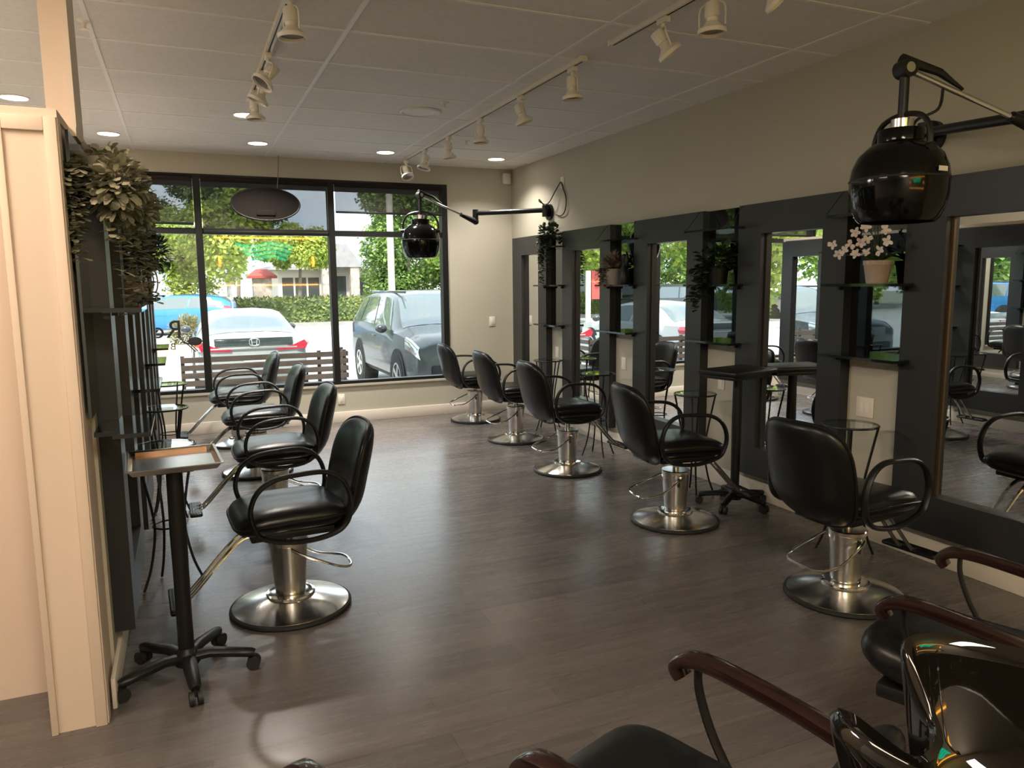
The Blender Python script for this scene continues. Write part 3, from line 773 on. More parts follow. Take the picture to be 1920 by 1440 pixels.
dryer((XR, 7.50, 2.32), (3.04, 7.97, 2.30), (2.33, 7.72, 2.475), 1.83, 'black globe hood dryer on a wall arm in front of the window', False)
dryer((XR, 2.92, 2.31), (3.39, 2.10, 2.22), (2.68, 2.235, 2.385), 1.80, 'black globe hood dryer on a wall arm at the upper right, above the orchid', True)
o = MB().tube(smooth_path([(3.66, 7.48, 2.37), (3.60, 7.50, 2.45), (3.63, 7.55, 2.43), (3.66, 7.42, 2.40), (3.69, 7.30, 2.52), (3.70, 7.24, 2.575), (3.71, 7.21, 2.60), (3.715, 7.17, 2.54), (3.715, 7.10, 2.42), (3.71, 7.12, 2.30), (3.715, 7.22, 2.26), (3.715, 7.34, 2.28)], 6), .006, 6).build('power_cord', M['black'])
tag(o, 'thin black power cord looping from the far dryer mount to its outlet', 'cord')

# ------------------------------------------------------------------ plants
def pot(prof, m, r, T=None): return MB().lathe(prof, 28, T).build('pot', m, r)
def trailing(mb, start, out, drop, n=26, L=.05, W=.03, jit=.012, side=(0, 0, 1), spread=.9):
    p = Vector(start); o = Vector(out); pts = [p.copy()]
    for i in range(n):
        t = i / n
        p = p + (o * max(0, (1 - 2.2 * t)) * 1.6 + Vector((0, 0, -1)) * (t if t < .4 else 1)) * (drop / n) * 1.15 + Vector((random.uniform(-jit, jit), random.uniform(-jit, jit), 0)) * .6
        pts.append(p.copy())
        for e in range(3):
            a = random.uniform(0, 2 * PI); d = Vector((math.cos(a), math.sin(a), random.uniform(-.5, .35)))
            mb.leaf(p, d, (0, 0, 1), L * random.uniform(.7, 1.15), W * random.uniform(.8, 1.2), .12, True)
    return pts
def rosette(mb, c, n, rad, L, W, zmin=-.1, zmax=1.0, squash=1.0):
    for i in range(n):
        a = random.uniform(0, 2 * PI); z = random.uniform(zmin, zmax); rr = math.sqrt(max(0, 1 - min(1, abs(z)) ** 2))
        d = Vector((math.cos(a) * rr, math.sin(a) * rr, z)); q = random.uniform(.15, 1) ** .6
        mb.leaf(Vector(c) + Vector((d.x * rad, d.y * rad * squash, d.z * rad)) * q, d + Vector((random.uniform(-.5, .5), random.uniform(-.5, .5), random.uniform(-.4, .5))), (random.uniform(-.5, .5), random.uniform(-.5, .5), 1), L * random.uniform(.7, 1.2), W * random.uniform(.7, 1.2), .15, L < .1)
# trailing succulent on the top shelf nearest the pilaster
r = thing('trailing_succulent', 'dusty grey-green trailing succulent on the top left shelf by the column', 'potted plant', (-.235, 3.14, 1.918))
pot([(.001, 0), (.045, 0), (.06, .09), (.062, .1), (.052, .1), (.05, .08), (.001, .08)], M['concrete'], r)
m = MB(); rosette(m, (.01, .03, .06), 300, .08, .043, .027, -.6, .9, 1.7); rosette(m, (.065, -.19, .0), 260, .075, .043, .027, -1, .8, 1.0); rosette(m, (.05, -.09, -.03), 380, .085, .043, .027, -1, .8, 1.2); rosette(m, (.085, .09, -.06), 300, .08, .043, .027, -1, .8, 1.7)
for st, ou, dr in (((-.06, -.13, .05), (-.05, -.35, .1), .40), ((-.05, -.15, .03), (0, -.2, .1), .42), ((.05, -.05, -.02), (.1, -.1, .1), .60), ((.04, .02, 0), (.2, .2, .1), .62), ((.075, .12, 0), (.2, .2, .1), .55), ((.085, .05, -.02), (.1, .1, .1), .50), ((.03, -.08, 0), (.0, -.3, .1), .30), ((.06, .2, 0), (.15, .2, .1), .58), ((.085, .16, 0), (.1, .1, .1), .48)):
    trailing(m, st, ou, dr, 32, .042, .027)
m.build('foliage', M['succ'], r, smooth=False)
# planter box with dark greenery
r = thing('wooden_planter', 'weathered wooden planter box with dark greenery on the second left niche shelf', 'potted plant', (-.255, 4.42, 1.488))
m = MB(); m.box(-.055, .055, -.17, .17, 0, .125, bev=.004)
m.build('planter_box', M['woodbox'], r); B(-.045, .045, -.16, .16, .118, .128).build('soil', M['soil'], r, smooth=False)
m = MB(); rosette(m, (.04, .0, .22), 420, .11, .05, .022, -.6, 1, 1.9)
m.build('foliage', M['dark'], r, smooth=False)
r = thing('leafy_plant', 'dark leafy plant on the third left niche shelf, against the window light', 'potted plant', (-.235, 5.82, 1.488))
pot([(.001, 0), (.05, 0), (.06, .1), (.05, .1), (.001, .09)], M['concrete'], r)
m = MB(); rosette(m, (.06, 0, .30), 300, .12, .05, .026, -.9, 1, 1.3); m.build('foliage', M['dark'], r, smooth=False)
m = MB()
for k in range(6): m.tube([(0, 0, .08), (random.uniform(-.05, .09), random.uniform(-.1, .1), .34)], .003, 5)
m.build('stems', M['stem'], r)
# bent wire ornament
r = thing('wire_ornament', 'looped white and black wire ornament on the second left niche shelf', 'ornament', (-.155, 4.56, 1.488))
m = MB(); m.tube([(0, .085 * math.cos(2 * PI * j / 36), .10 + .09 * math.sin(2 * PI * j / 36)) for j in range(36)], .005, 6, closed=True); m.build('outer_loop', M['black'], r)
m = MB()
for k in range(3): m.tube([((k - 1) * .02 + .02 * math.cos(2 * PI * j / 24), .028 * math.cos(2 * PI * j / 24 + k), .10 + .06 * math.sin(2 * PI * j / 24)) for j in range(24)], .0045, 6, closed=True)
split(m, 'inner_loop', M['white'], r)
B(-.03, .03, -.05, .05, 0, .012).build('foot', M['black'], r)
# right wall plants
r = thing('hanging_ivy', 'dark ivy trailing from the top shelf nearest the window', 'potted plant', (3.60, 7.25, 1.938))
pot([(.001, 0), (.05, 0), (.06, .1), (.05, .1), (.001, .09)], M['black'], r)
m = MB(); rosette(m, (0, 0, .12), 200, .11, .05, .035, -.6, 1, 1.2)
for k in range(9): trailing(m, (random.uniform(-.06, .02), random.uniform(-.12, .1), .10), (random.uniform(-.6, -.1), random.uniform(-.3, .3), .1), random.uniform(.35, .68), 26, .04, .03)
m.build('foliage', M['dark'], r, smooth=False)
r = thing('potted_succulent', 'small reddish succulent in a rough beige pot on the second niche shelf', 'potted plant', (3.60, 5.95, 1.538))
pot([(.001, 0), (.062, 0), (.066, .02), (.078, .125), (.082, .14), (.072, .14), (.066, .12), (.001, .115)], M['concrete'], r)
m = MB(); rosette(m, (0, 0, .15), 120, .10, .075, .028, -.1, 1)
for k in range(4): trailing(m, (-.04, .07 - .03 * k, .13), (-.5, .4, .2), .2, 14, .05, .022)
m.build('foliage', M['redleaf'], r, smooth=False)
r = thing('figurine', 'dark slender figurine beside the beige succulent pot', 'ornament', (3.60, 5.78, 1.538))
MB().lathe([(.001, 0), (.045, 0), (.05, .015), (.045, .12), (.02, .17), (.018, .20), (.028, .225), (.022, .255), (.001, .27)], 20).build('body', M['black'], r)
MB().lathe([(.001, 0), (.016, .02), (.02, .06), (.01, .12), (.001, .14)], 12, Matrix.Translation((0, -.045, .15))).build('wing', M['black'], r)
r = thing('trailing_pothos', 'dark trailing pothos on the middle shelf above the black trolley', 'potted plant', (3.60, 4.49, 1.538))
pot([(.001, 0), (.06, 0), (.075, .13), (.065, .13), (.001, .12)], M['black'], r)
m = MB(); rosette(m, (0, .02, .16), 180, .13, .06, .042, -.5, 1, 1.1)
for k in range(6): trailing(m, (-.04, .1 - .02 * k, .11), (-.4, .25, .1), random.uniform(.25, .45), 16, .055, .042)
m.build('foliage', M['dark'], r, smooth=False)
# orchid
r = thing('potted_orchid', 'white flowering orchid in a ribbed terracotta pot below the near hood dryer', 'potted plant', (3.59, 3.10, 1.538))
rings = []
for z, q in ((0, .054), (.008, .057), (.10, .071), (.104, .075), (.128, .077)):
    rings.append([(q * (1 + .018 * (1 if j % 2 else -1)) * math.cos(2 * PI * j / 48), q * (1 + .018 * (1 if j % 2 else -1)) * math.sin(2 * PI * j / 48), z) for j in range(48)])
rings.append([(.068 * math.cos(2 * PI * j / 48), .068 * math.sin(2 * PI * j / 48), .128) for j in range(48)]); rings.append([(.066 * math.cos(2 * PI * j / 48), .066 * math.sin(2 * PI * j / 48), .112) for j in range(48)])
MB().loft(rings, True).build('pot', M['terra'], r)
fl = [(-.05, .07, .45), (-.06, .09, .37), (-.08, .02, .31), (-.05, .12, .29), (-.08, -.05, .36), (-.06, -.09, .29), (-.07, .06, .23), (-.09, .0, .24), (-.05, -.10, .37), (-.07, -.12, .23), (-.06, .14, .22), (-.05, .19, .19), (-.04, .24, .17), (-.07, .02, .17), (-.06, -.06, .18), (-.05, .28, .23), (-.06, .10, .165), (-.08, -.02, .40)]
m = MB()
for p in fl: m.tube(smooth_path([(0, 0, .11), (p[0] * .4, p[1] * .4, .11 + (p[2] - .11) * .7), p], 4), .0025, 5)
m.build('stems', M['stem'], r)
for p in fl:
    m = MB(); n0 = Vector((-.8 + random.uniform(-.3, .3), random.uniform(-.5, .4) - .4, random.uniform(-.1, .5))).normalized(); u = n0.cross(Vector((0, 0, 1))).normalized(); v = n0.cross(u)
    for k in range(5):
        a = 2 * PI * k / 5 + random.random(); m.leaf(p, u * math.cos(a) + v * math.sin(a) + n0 * .25, n0, .034, .021, .1, True)
    m.build('flower', M['petal'], r, smooth=False)
m = MB()
for k in range(9):
    a = 2 * PI * k / 9; m.leaf((0, 0, .115), (math.cos(a), math.sin(a), .5), (0, 0, 1), .13, .04, .2)
m.build('leaves', M['dark'], r, smooth=False)

# ------------------------------------------------------------------ shampoo chairs and bowl (front right)
FD = Vector((-.365, .931, 0)); FA = math.atan2(FD.y, FD.x)
def shampoo_chair(loc, label):
    # local +x is the way the sitter faces
    r = thing('shampoo_chair', label, 'chair', loc, FA, 'wood armed shampoo chairs')
    def sf(x, y, z): return (z, y, .445 + x + .03 * max(0, z / .28) ** 2)
    MB().pillow(.232, .29, .075, 5, 56, 8, sf).build('seat', M['vinyl'], r)
    def bf(x, y, z):
        return (-.27 - .07 * (z / .17) + x + .3 * y * y, y * (1 - .06 * (z / .17)), .60 + z)
    MB().pillow(.235, .17, .05, 4.5, 56, 8, bf).build('backrest', M['vinyl'], r)
    m = MB(); m.box(-.26, .22, -.20, .20, .34, .385, bev=.01); m.build('seat_frame', M['black'], r)
    for e in (-1, 1):
        y = e * .268
        pth = smooth_path([(.175, y, .622), (.19, y, .648), (.16, y, .672), (.10, y, .678), (.0, y, .668), (-.14, y, .645), (-.30, y, .605)], 5)
        n = len(pth); rings = []
        for i, pnt in enumerate(pth):
            a = pth[max(i - 1, 0)]; b = pth[min(i + 1, n - 1)]; t = (b - a).normalized(); u = Vector((0, 1, 0)); w_ = t.cross(u)
            hw, hh = .027, .0165 if i > 3 else .012 + .0015 * i
            ring = []
            for j in range(12):
                a_ = 2 * PI * j / 12; ca, sa = math.cos(a_), math.sin(a_)
                ring.append(pnt + u * hw * math.copysign(abs(ca) ** .5, ca) + w_ * hh * math.copysign(abs(sa) ** .5, sa))
            rings.append(ring)
        MB().loft(rings, True).build('armrest', M['mahog'], r)
        arm_support = MB()
        sp = smooth_path([(.135, y, .665), (.13, y, .60), (.09, y, .50), (.02, y * .98, .40), (-.02, y * .9, .36)], 5)
        arm_support.tube(sp, .016, 10, rb=.007, up=(1, 0, .3)); arm_support.build('arm_support', M['black'], r)
        m = MB(); m.tube([(-.02, y * .9, .36), (.20, y * .85, .012)], .014, 10); m.build('leg', M['black'], r)
        m = MB(); m.tube([(-.02, y * .9, .36), (-.24, y * .85, .012)], .014, 10); m.build('leg', M['black'], r)
    return r
def armpos(tipmid):  # the empty goes on the floor under the seat
    v = Vector((tipmid[0], tipmid[1], 0)) - FD * .19; return (v.x, v.y, 0)
A0 = shampoo_chair(armpos((.79, 1.31)), 'black shampoo chair with mahogany arms at the bottom centre, seat cut off by the frame')
dup(A0, armpos((2.00, 1.532)), None, 'black shampoo chair with mahogany arms at the bottom right corner, behind the wash bowl')
dup(A0, armpos((-.115, 1.265)), None, 'shampoo chair of which only one arm tip shows at the bottom edge, left of centre')
# wash bowl
def wash_bowl(c, ang, label):
    r = thing('shampoo_bowl', label, 'wash bowl', (c[0], c[1], 0), ang)
    n = 160
    def outline(s, notch, z):
        ring = []
        for j in range(n):
            a = 2 * PI * j / n; ca, sa = math.cos(a), math.sin(a)
            x = .29 * s * math.copysign(abs(ca) ** .6, ca); y = .225 * s * math.copysign(abs(sa) ** .6, sa)
            k = math.exp(-(a if a < PI else a - 2 * PI) ** 2 / (2 * .20 ** 2))
            x -= notch * k
            zz = z - .10 * k * (1 if notch > 0 else 0) + .03 * (x / .27 if x < 0 else 0) * -1 * (1 if notch > 0 else 0)
            ring.append((x, y, zz))
        return ring
    rings = [outline(.10, 0, .70), outline(.55, 0, .705), outline(.86, .05, .78), outline(.97, .10, .92), outline(.99, .11, .945), outline(1.035, .112, .950), outline(1.07, .113, .940), outline(1.06, .11, .915), outline(.95, .08, .78), outline(.62, 0, .68), outline(.2, 0, .665)]
    MB().loft(rings, True).build('basin', M['bowl'], r, ang=60)
    MB().lathe([(.12, 0), (.12, .02), (.075, .05), (.07, .62), (.11, .675)], 28).build('pedestal', M['bowl'], r)
    MB().lathe([(.001, .7075), (.03, .7075), (.035, .712), (.02, .714)], 20).build('drain', M['chrome'], r)
    m = MB(); m.tube(smooth_path([(-.20, .03, .93), (-.20, .03, 1.03), (-.15, .03, 1.06), (-.09, .03, 1.03)], 5), .011, 10); m.cyl((-.215, -.06, .945), (-.215, -.06, .985), .016, 14); m.build('faucet', M['chrome'], r)
    return r
wash_bowl((1.075, .55), FA, 'glossy black shampoo bowl at the bottom right corner')

# coloured signs glowing on the wall behind the camera (seen mirrored in the glass)
r = thing('neon_sign', 'green and orange glowing neon sign on the rear wall', 'sign', (1.9, YB + .05, 2.1))
for zz in (-.53, .56): MB().tube([(-1.15, 0, zz), (1.15, 0, zz)], .018, 8).build('orange_tube', M['orange'], r)
m = MB(); m.tube([(-1.05, 0, -.10), (-1.05, 0, .14)], .03, 8); m.tube([(1.05, 0, -.10), (1.05, 0, .14)], .03, 8); split(m, 'side_tube', M['orange'], r)
m = MB()
for k in range(4):
    m.tube(smooth_path([(-.7 + .1 * k, 0, .42 - .1 * k), (-.3, 0, .36 - .1 * k), (.1, 0, .44 - .1 * k), (.6 - .06 * k, 0, .34 - .1 * k)], 6), .028, 8)
split(m, 'green_tube', M['green'], r)

# ------------------------------------------------------------------ outside
GZ = -.25
struct('parking_lot', B(-60, 70, 11.0, 70, GZ - .3, GZ), M['asphalt'], smooth=False)
struct('sidewalk', B(-30, 30, YW + .15, 11.0, GZ - .3, GZ + .13), M['walk'], smooth=False)
struct('roof_eave', B(-30, 30, YW + .15, 9.95, 2.74, 3.3), M['signdark'], smooth=False)
struct('planting_island', B(-9, .62, 22.4, 24.0, GZ - .2, GZ + .12, bev=.05), M['kerb'])
struct('kerb_strip', B(-60, 70, 34.1, 34.7, GZ - .2, GZ + .16), M['kerbg'], smooth=False)
struct('verge', B(-60, 90, 34.7, 130, GZ - .2, GZ + .1), mat('lawn', (.27, .27, .19), .95, var=.3, scale=2), smooth=False)

def bench(loc, label):
    r = thing('slatted_bench', label, 'bench', loc)
    w = 1.96
    m = MB()
    for k in range(8): m = MB().box(0, w, -.015, .015, .11 + k * .094, .11 + k * .094 + .066, bev=.005); m.build('back_slat', M['slat'], r)
    for k in range(4):
        m = MB().box(0, w, .06 + k * .10, .06 + k * .10 + .075, .36, .385, bev=.005); m.build('seat_slat', M['slat'], r)
    for x in (.02, .32, 1.62, w - .02):
        m = MB(); m.box(x - .022, x + .022, .016, .056, 0, .85); m.box(x - .022, x + .022, .056, .46, .32, .36); m.box(x - .022, x + .022, .42, .46, 0, .32); m.build('post', M['slat'], r, smooth=False)
    for x in (w + .02,):
        for k in range(8): m = MB().box(x - .012, x + .012, .02, .40, .11 + k * .094, .11 + k * .094 + .06); m.build('end_slat', M['slat'], r, smooth=False)
        B(x - .02, x + .02, .40, .44, 0, .85).build('end_post', M['slat'], r, smooth=False)
    return r
bench((-.06, 9.75, GZ + .13), 'dark slatted wooden bench outside, below the middle window')

# cars ---------------------------------------------------------------
def cr(vals, xs, x):
    n = len(xs)
    if x <= xs[0]: return vals[0]
    if x >= xs[-1]: return vals[-1]
    i = max(k for k in range(n) if xs[k] <= x); i = min(i, n - 2)
    h = xs[i + 1] - xs[i]; t = (x - xs[i]) / h
    def sl(k):
        if k == 0 or k == n - 1: return 0 if n < 3 else ((vals[1] - vals[0]) / (xs[1] - xs[0]) if k == 0 else (vals[-1] - vals[-2]) / (xs[-1] - xs[-2]))
        a = (vals[k] - vals[k - 1]) / (xs[k] - xs[k - 1]); b = (vals[k + 1] - vals[k]) / (xs[k + 1] - xs[k])
        return 0 if a * b <= 0 else 2 * a * b / (a + b)
    m0, m1 = sl(i) * h, sl(i + 1) * h
    return vals[i] * (2 * t ** 3 - 3 * t * t + 1) + m0 * (t ** 3 - 2 * t * t + t) + vals[i + 1] * (-2 * t ** 3 + 3 * t * t) + m1 * (t ** 3 - t * t)
SED = dict(st=[(-2.32, .66, .42, .84, .90, .52), (-2.27, .80, .32, .92, .985, .62), (-1.80, .88, .24, .93, 1.02, .70), (-.95, .90, .22, .92, 1.33, .58), (0, .90, .22, .91, 1.38, .60), (.65, .90, .22, .90, 1.32, .59), (1.45, .89, .22, .87, .97, .72), (2.05, .86, .24, .78, .84, .68), (2.25, .78, .30, .66, .72, .60), (2.31, .68, .36, .58, .62, .52)],
           ws=(.72, 1.40), rw=(-1.74, -1.02), side=(-1.25, 1.12, -.85, .62), wh=(1.38, -1.38), wr=.325, mir=(.95, .98))
SUV = dict(st=[(-2.30, .72, .46, 1.0, 1.10, .55), (-2.24, .86, .36, 1.08, 1.38, .62), (-1.95, .91, .32, 1.10, 1.60, .64), (-1.0, .93, .30, 1.08, 1.68, .66), (0, .93, .30, 1.06, 1.69, .67), (.48, .93, .30, 1.05, 1.64, .66), (1.22, .93, .30, 1.04, 1.14, .77), (1.95, .91, .32, .97, 1.05, .74), (2.2, .86, .36, .86, .96, .68), (2.30, .74, .42, .70, .80, .60)],
           ws=(.56, 1.18), rw=(-2.20, -1.98), side=(-1.95, .95, -1.75, .48), wh=(1.40, -1.30), wr=.36, mir=(.80, 1.10))
HAT = dict(st=[(-2.05, .66, .42, .92, 1.0, .52), (-1.98, .82, .32, .98, 1.22, .58), (-1.6, .87, .24, .97, 1.42, .60), (-.6, .88, .22, .95, 1.50, .62), (.1, .88, .22, .93, 1.48, .62), (.5, .88, .22, .92, 1.40, .61), (1.35, .87, .22, .88, 1.0, .70), (1.85, .84, .24, .78, .86, .66), (2.1, .74, .32, .64, .70, .58)],
           ws=(.58, 1.28), rw=(-1.95, -1.68), side=(-1.6, 1.05, -1.3, .45), wh=(1.28, -1.25), wr=.31, mir=(.85, 1.0))
def car(spec, paint, loc, rotz, label, style, name='car', trunk=False, detail=True):
    r = thing(name, label, 'car', loc, R(rotz))
    st = spec['st']; xs = [s[0] for s in st]
    def prm(x): return [cr([s[k] for s in st], xs, x) for k in range(1, 6)]
    def Sf(x, t, sy=1):
        w_, sill, belt, top, wr = prm(x)
        pts = [(w_ * .90, sill), (w_, sill + .10), (w_ * 1.005, (sill + belt) / 2), (w_ * .975, belt), (wr + (w_ * .975 - wr) * .12, top - .055), (wr * .72, top - .004), (0, top + .012)]
        i = min(int(t), 5); u = t - i
        a, b = pts[i], pts[i + 1]
        y = a[0] + (b[0] - a[0]) * u; z = a[1] + (b[1] - a[1]) * u
        if i in (4, 5):  # round the roof a little
            z += .012 * math.sin(PI * u)
        return Vector((x, sy * y, z))
    NX = 64; x0, x1 = xs[0], xs[-1]
    XSs = [x0 + (x1 - x0) * (.5 - .5 * math.cos(PI * i / NX)) for i in range(NX + 1)]
    ts = [0, .5, 1, 1.5, 2, 2.5, 3, 3.33, 3.66, 4, 4.25, 4.5, 4.75, 5, 5.5, 6]
    rings = []
    for x in XSs: rings.append([Sf(x, t) for t in ts] + [Sf(x, t, -1) for t in ts[::-1][1:]])
    MB().loft(rings, True).build('body', paint, r, ang=50)
    def patch(xa0, xb0, xa1, xb1, t0, t1, sy=1, off=.006, nx=10, nt=5):
        m = MB(); gr = []
        for j in range(nt + 1):
            v = j / nt; t = t0 + (t1 - t0) * v; row = []
            for i in range(nx + 1):
                u = i / nx; x = (xa0 + (xa1 - xa0) * v) * (1 - u) + (xb0 + (xb1 - xb0) * v) * u
                p = Sf(x, t, sy); dx = Sf(x + .01, t, sy) - Sf(x - .01, t, sy); dt = Sf(x, min(6, t + .05), sy) - Sf(x, max(0, t - .05), sy)
                nn = dx.cross(dt)
                if nn.length < 1e-9: nn = Vector((0, 0, 1))
                nn.normalize()
                if nn.y * sy < 0 and abs(nn.y) > .15: nn = -nn
                if abs(nn.y) <= .15 and nn.z < 0: nn = -nn
                row.append(p + nn * off)
            gr.append(row)
        vs = [p for row in gr for p in row]; k = nx + 1
        m.add(vs, [(j * k + i, j * k + i + 1, (j + 1) * k + i + 1, (j + 1) * k + i) for j in range(nt) for i in range(nx)])
        return m
    a, b = spec['ws']
    m = patch(a, b, a, b, 4.12, 6, 1); q = patch(a, b, a, b, 4.12, 6, -1); m.add(q.v, q.f); m.build('windshield', M['carglass'], r, ang=60)
    a, b = spec['rw']
    m = patch(a, b, a, b, 4.12, 6, 1); q = patch(a, b, a, b, 4.12, 6, -1); m.add(q.v, q.f); m.build('rear_window', M['carglass'], r, ang=60)
    sa, sb, ta, tb = spec['side']
    for sy in (1, -1):
        L_ = sb - sa; Lt = tb - ta; n = 3 if style == 'suv' else 2
        cuts = [0, .42, 1] if n == 2 else [0, .22, .60, 1]
        for c0, c1 in zip(cuts[:-1], cuts[1:]):
            patch(sa + L_ * c0 + .03, sa + L_ * c1 - .03, ta + Lt * c0 + .03, ta + Lt * c1 - .03, 3.10, 3.93, sy).build('side_window', M['carglass'], r, ang=60)
        mx, mz = spec['mir']
        w_ = prm(mx)[0]; mm = MB(); mm.ell((mx, sy * (w_ + .09), mz), .07, .10, .075); mm.build('wing_mirror', M['cardark'], r)
    for x in spec['wh']:
        w_ = prm(x)[0]; R_ = spec['wr']
        for sy in (1, -1):
            yo = sy * (w_ + .008)
            MB().cyl((x, sy * (w_ - .25), R_ + .02), (x, yo, R_ + .02), R_ + .075, 32).build('wheel_arch', M['rubber'], r)
            wl = MB().lathe([(R_ * .62, -.10), (R_ * .97, -.10), (R_, -.07), (R_, .07), (R_ * .97, .10), (R_ * .62, .10), (R_ * .62, -.10)], 32, Matrix.Translation((x, sy * (w_ - .085), R_)) @ Matrix.Rotation(PI / 2, 4, 'X')).build('wheel', M['tyre'], r)
            if detail:
                rm = MB(); Tm = Matrix.Translation((x, sy * (w_ + .004), R_)) @ Matrix.Rotation(PI / 2, 4, 'X')
                rm.lathe([(R_ * .66, -.01), (R_ * .66, .015), (R_ * .58, .015), (R_ * .58, -.01)], 28, Tm); rm.lathe([(.001, .012), (.06, .012), (.065, -.01)], 16, Tm)
                for k in range(5):
                    rm.box(.04, R_ * .62, -.03, .03, -.006, .014, T=Tm @ Matrix.Rotation(2 * PI * k / 5, 4, 'Z'))
                rm.build('rim', M['alloy'], wl)
    xe = xs[-1]; xr = xs[0]
    for sy in (1, -1):
        if style != 'sedan': patch(xr + .02, xr + .38, xr + .02, xr + .30, 2.45, 3.35, sy, .008, 8, 4).build('taillight', M['taill'], r, ang=60)
        patch(xe - .50, xe - .05, xe - .55, xe - .10, 2.55, 3.30, sy, .008, 8, 4).build('headlight', M['headl'], r, ang=60)
    if style == 'sedan':
        for sy in (1, -1):
            pr_ = [(.36, .80), (.60, .845), (.80, .93), (.855, .86), (.82, .785), (.36, .775)]
            MB().loft([[(xx, sy * y_ * kk, z_) for y_, z_ in pr_] for xx, kk in ((xr - .03, .97), (xr + .06, 1.0), (xr + .22, 1.055))], True).build('taillight', M['taill'], r)
        MB().box(xr - .028, xr + .06, -.60, .60, .86, .985, bev=.02).build('trunk_lid', M['trunk'], r)
        MB().box(xr - .034, xr + .03, -.66, .66, .805, .83, bev=.006).build('chrome_strip', M['alloy'], r)
        if trunk:
            em = MB(); X_ = xr - .032
            em.tube([(X_, .075 * math.copysign(abs(math.cos(t_)) ** .6, math.cos(t_)), .915 + .055 * math.copysign(abs(math.sin(t_)) ** .6, math.sin(t_))) for t_ in [2 * PI * j / 32 for j in range(32)]], .006, 6, closed=True)
            em.tube([(X_, -.034, .872), (X_, -.044, .958)], .010, 6); em.tube([(X_, .034, .872), (X_, .044, .958)], .010, 6); em.tube([(X_, -.036, .912), (X_, .036, .912)], .010, 6)
            em.build('emblem', M['alloy'], r)
    if style == 'suv':
        MB().box(xe - .10, xe + .02, -.52, .52, .72, .90, bev=.03).build('grille', M['cardark'], r)
        MB().box(xe - .12, xe + .03, -.66, .66, .40, .62, bev=.04).build('bumper_grille', M['rubber'], r)
        for sy in (1, -1):
            MB().box(-1.5, .8, sy * .60 - .015, sy * .60 + .015, 1.66, 1.70, bev=.008).build('roof_rail', M['cardark'], r)
            patch(-1.75, 1.75, -1.75, 1.75, .05, .8, sy, .007, 20, 3).build('sill_cladding', M['rubber'], r, ang=60)
            m = MB(); m.box(-.25, -.05, sy * .925 - .012, sy * .925 + .018, .93, .955, bev=.006); m.build('door_handle', paint, r)
    MB().box(xr - .025, xr + .02, -.17, .17, .60, .70).build('licence_plate', M['white'], r, smooth=False)
    return r
car(SED, M['silver'], (1.02, 15.02, GZ), 90, 'silver sedan parked nose away behind the slatted bench, red tail lights showing', 'sedan', trunk=True)
car(SUV, M['cargrey'], (3.95, 12.85, GZ), -90, 'grey sport utility car facing the right window pane', 'suv')
car(HAT, M['carblue'], (-.15, 31.2, GZ), 168, 'blue hatchback far across the parking lot, behind the window lettering', 'hatch')
car(SED, M['carwhite'], (-2.4, 14.4, GZ), 90, 'white sedan left of the silver one, seen only in the right wall mirrors', 'sedan')
car(SUV, M['carblue'], (-14.3, 20.0, GZ), 100, 'blue sport utility car seen only in the large right mirror', 'suv', detail=False)
car(SUV, M['cardark'], (-11.5, 27.5, GZ), 60, 'dark car parked far left, seen only in the mirrors', 'suv', detail=False)
car(HAT, M['carwhite'], (-19.5, 27.0, GZ), 80, 'small white car parked far left, seen only in the mirrors', 'hatch', detail=False)

# trees ----------------------------------------------------------------
def tree(loc, blobs, n, m_, label, trunk=None, L=.4, tm=None, tr=.13, name='tree'):
    r = thing(name, label, 'tree', loc)
    mb = MB(); tot = sum(b[3] ** 2 for b in blobs); n = int(n * 2.4); L *= .62
    for (bx, by, bz, br) in blobs:
        for i in range(int(n * br ** 2 / tot)):
            a = random.uniform(0, 2 * PI); z = random.uniform(-1, 1); q = math.sqrt(1 - z * z); d = Vector((q * math.cos(a), q * math.sin(a), z))
            k = random.uniform(.45, 1.0) ** .5 * random.uniform(.85, 1.12)
            p = Vector((bx, by, bz)) + d * br * k
            dd = Vector((random.uniform(-1, 1), random.uniform(-1, 1), random.uniform(-.9, .3)))
            mb.leaf(p, dd, d + Vector((random.uniform(-.6, .6), random.uniform(-.6, .6), random.uniform(-.2, .8))), L * random.uniform(.6, 1.3), L * .6, .1)
    mb.build('crown', m_, r, smooth=False)
    if trunk:
        t_ = MB()
        for path in trunk: t_.tube(smooth_path(path, 4), [tr * (1 - .75 * i / (4 * (len(path) - 1))) for i in range(4 * (len(path) - 1) + 1)], 8)
        t_.build('trunk', tm or M['bark'], r)
    return r
def crown(cx, cz, rx, rz, n, br, ry=None):
    out = []
    for i in range(n):
        a = random.uniform(0, 2 * PI); q = random.random() ** .5
        out.append((cx + rx * q * math.cos(a), random.uniform(-1, 1) * (ry or rx) * .7, cz + rz * q * math.sin(a), br * random.uniform(.7, 1.25)))
    return out
tree((1.9, 33, GZ), crown(0, 4.2, 1.7, 1.4, 16, .85), 5200, M['ltree'], 'lime green young tree beyond the silver sedan', [[(0, 0, 0), (-.1, 0, 2.2), (.3, 0, 4.5)], [(-.05, 0, 1.8), (-.9, 0, 3.6)], [(0, 0, 1.9), (1.1, .2, 3.8)]], .34, M['palebark'])
tree((.25, 36.5, GZ), crown(0, 3.0, 1.5, 1.5, 14, .8), 4200, M['ltree'], 'lime green tree above the blue hatchback', [[(0, 0, 0), (.1, 0, 2.2), (-.2, 0, 4.5)]], .34)
tree((5.0, 36.5, GZ), crown(0, 3.7, 1.3, .8, 9, .7), 3200, M['ltree'], 'low lime tree beside the grey roofed building', [[(0, 0, 0), (.2, 0, 3.5)]], .32)
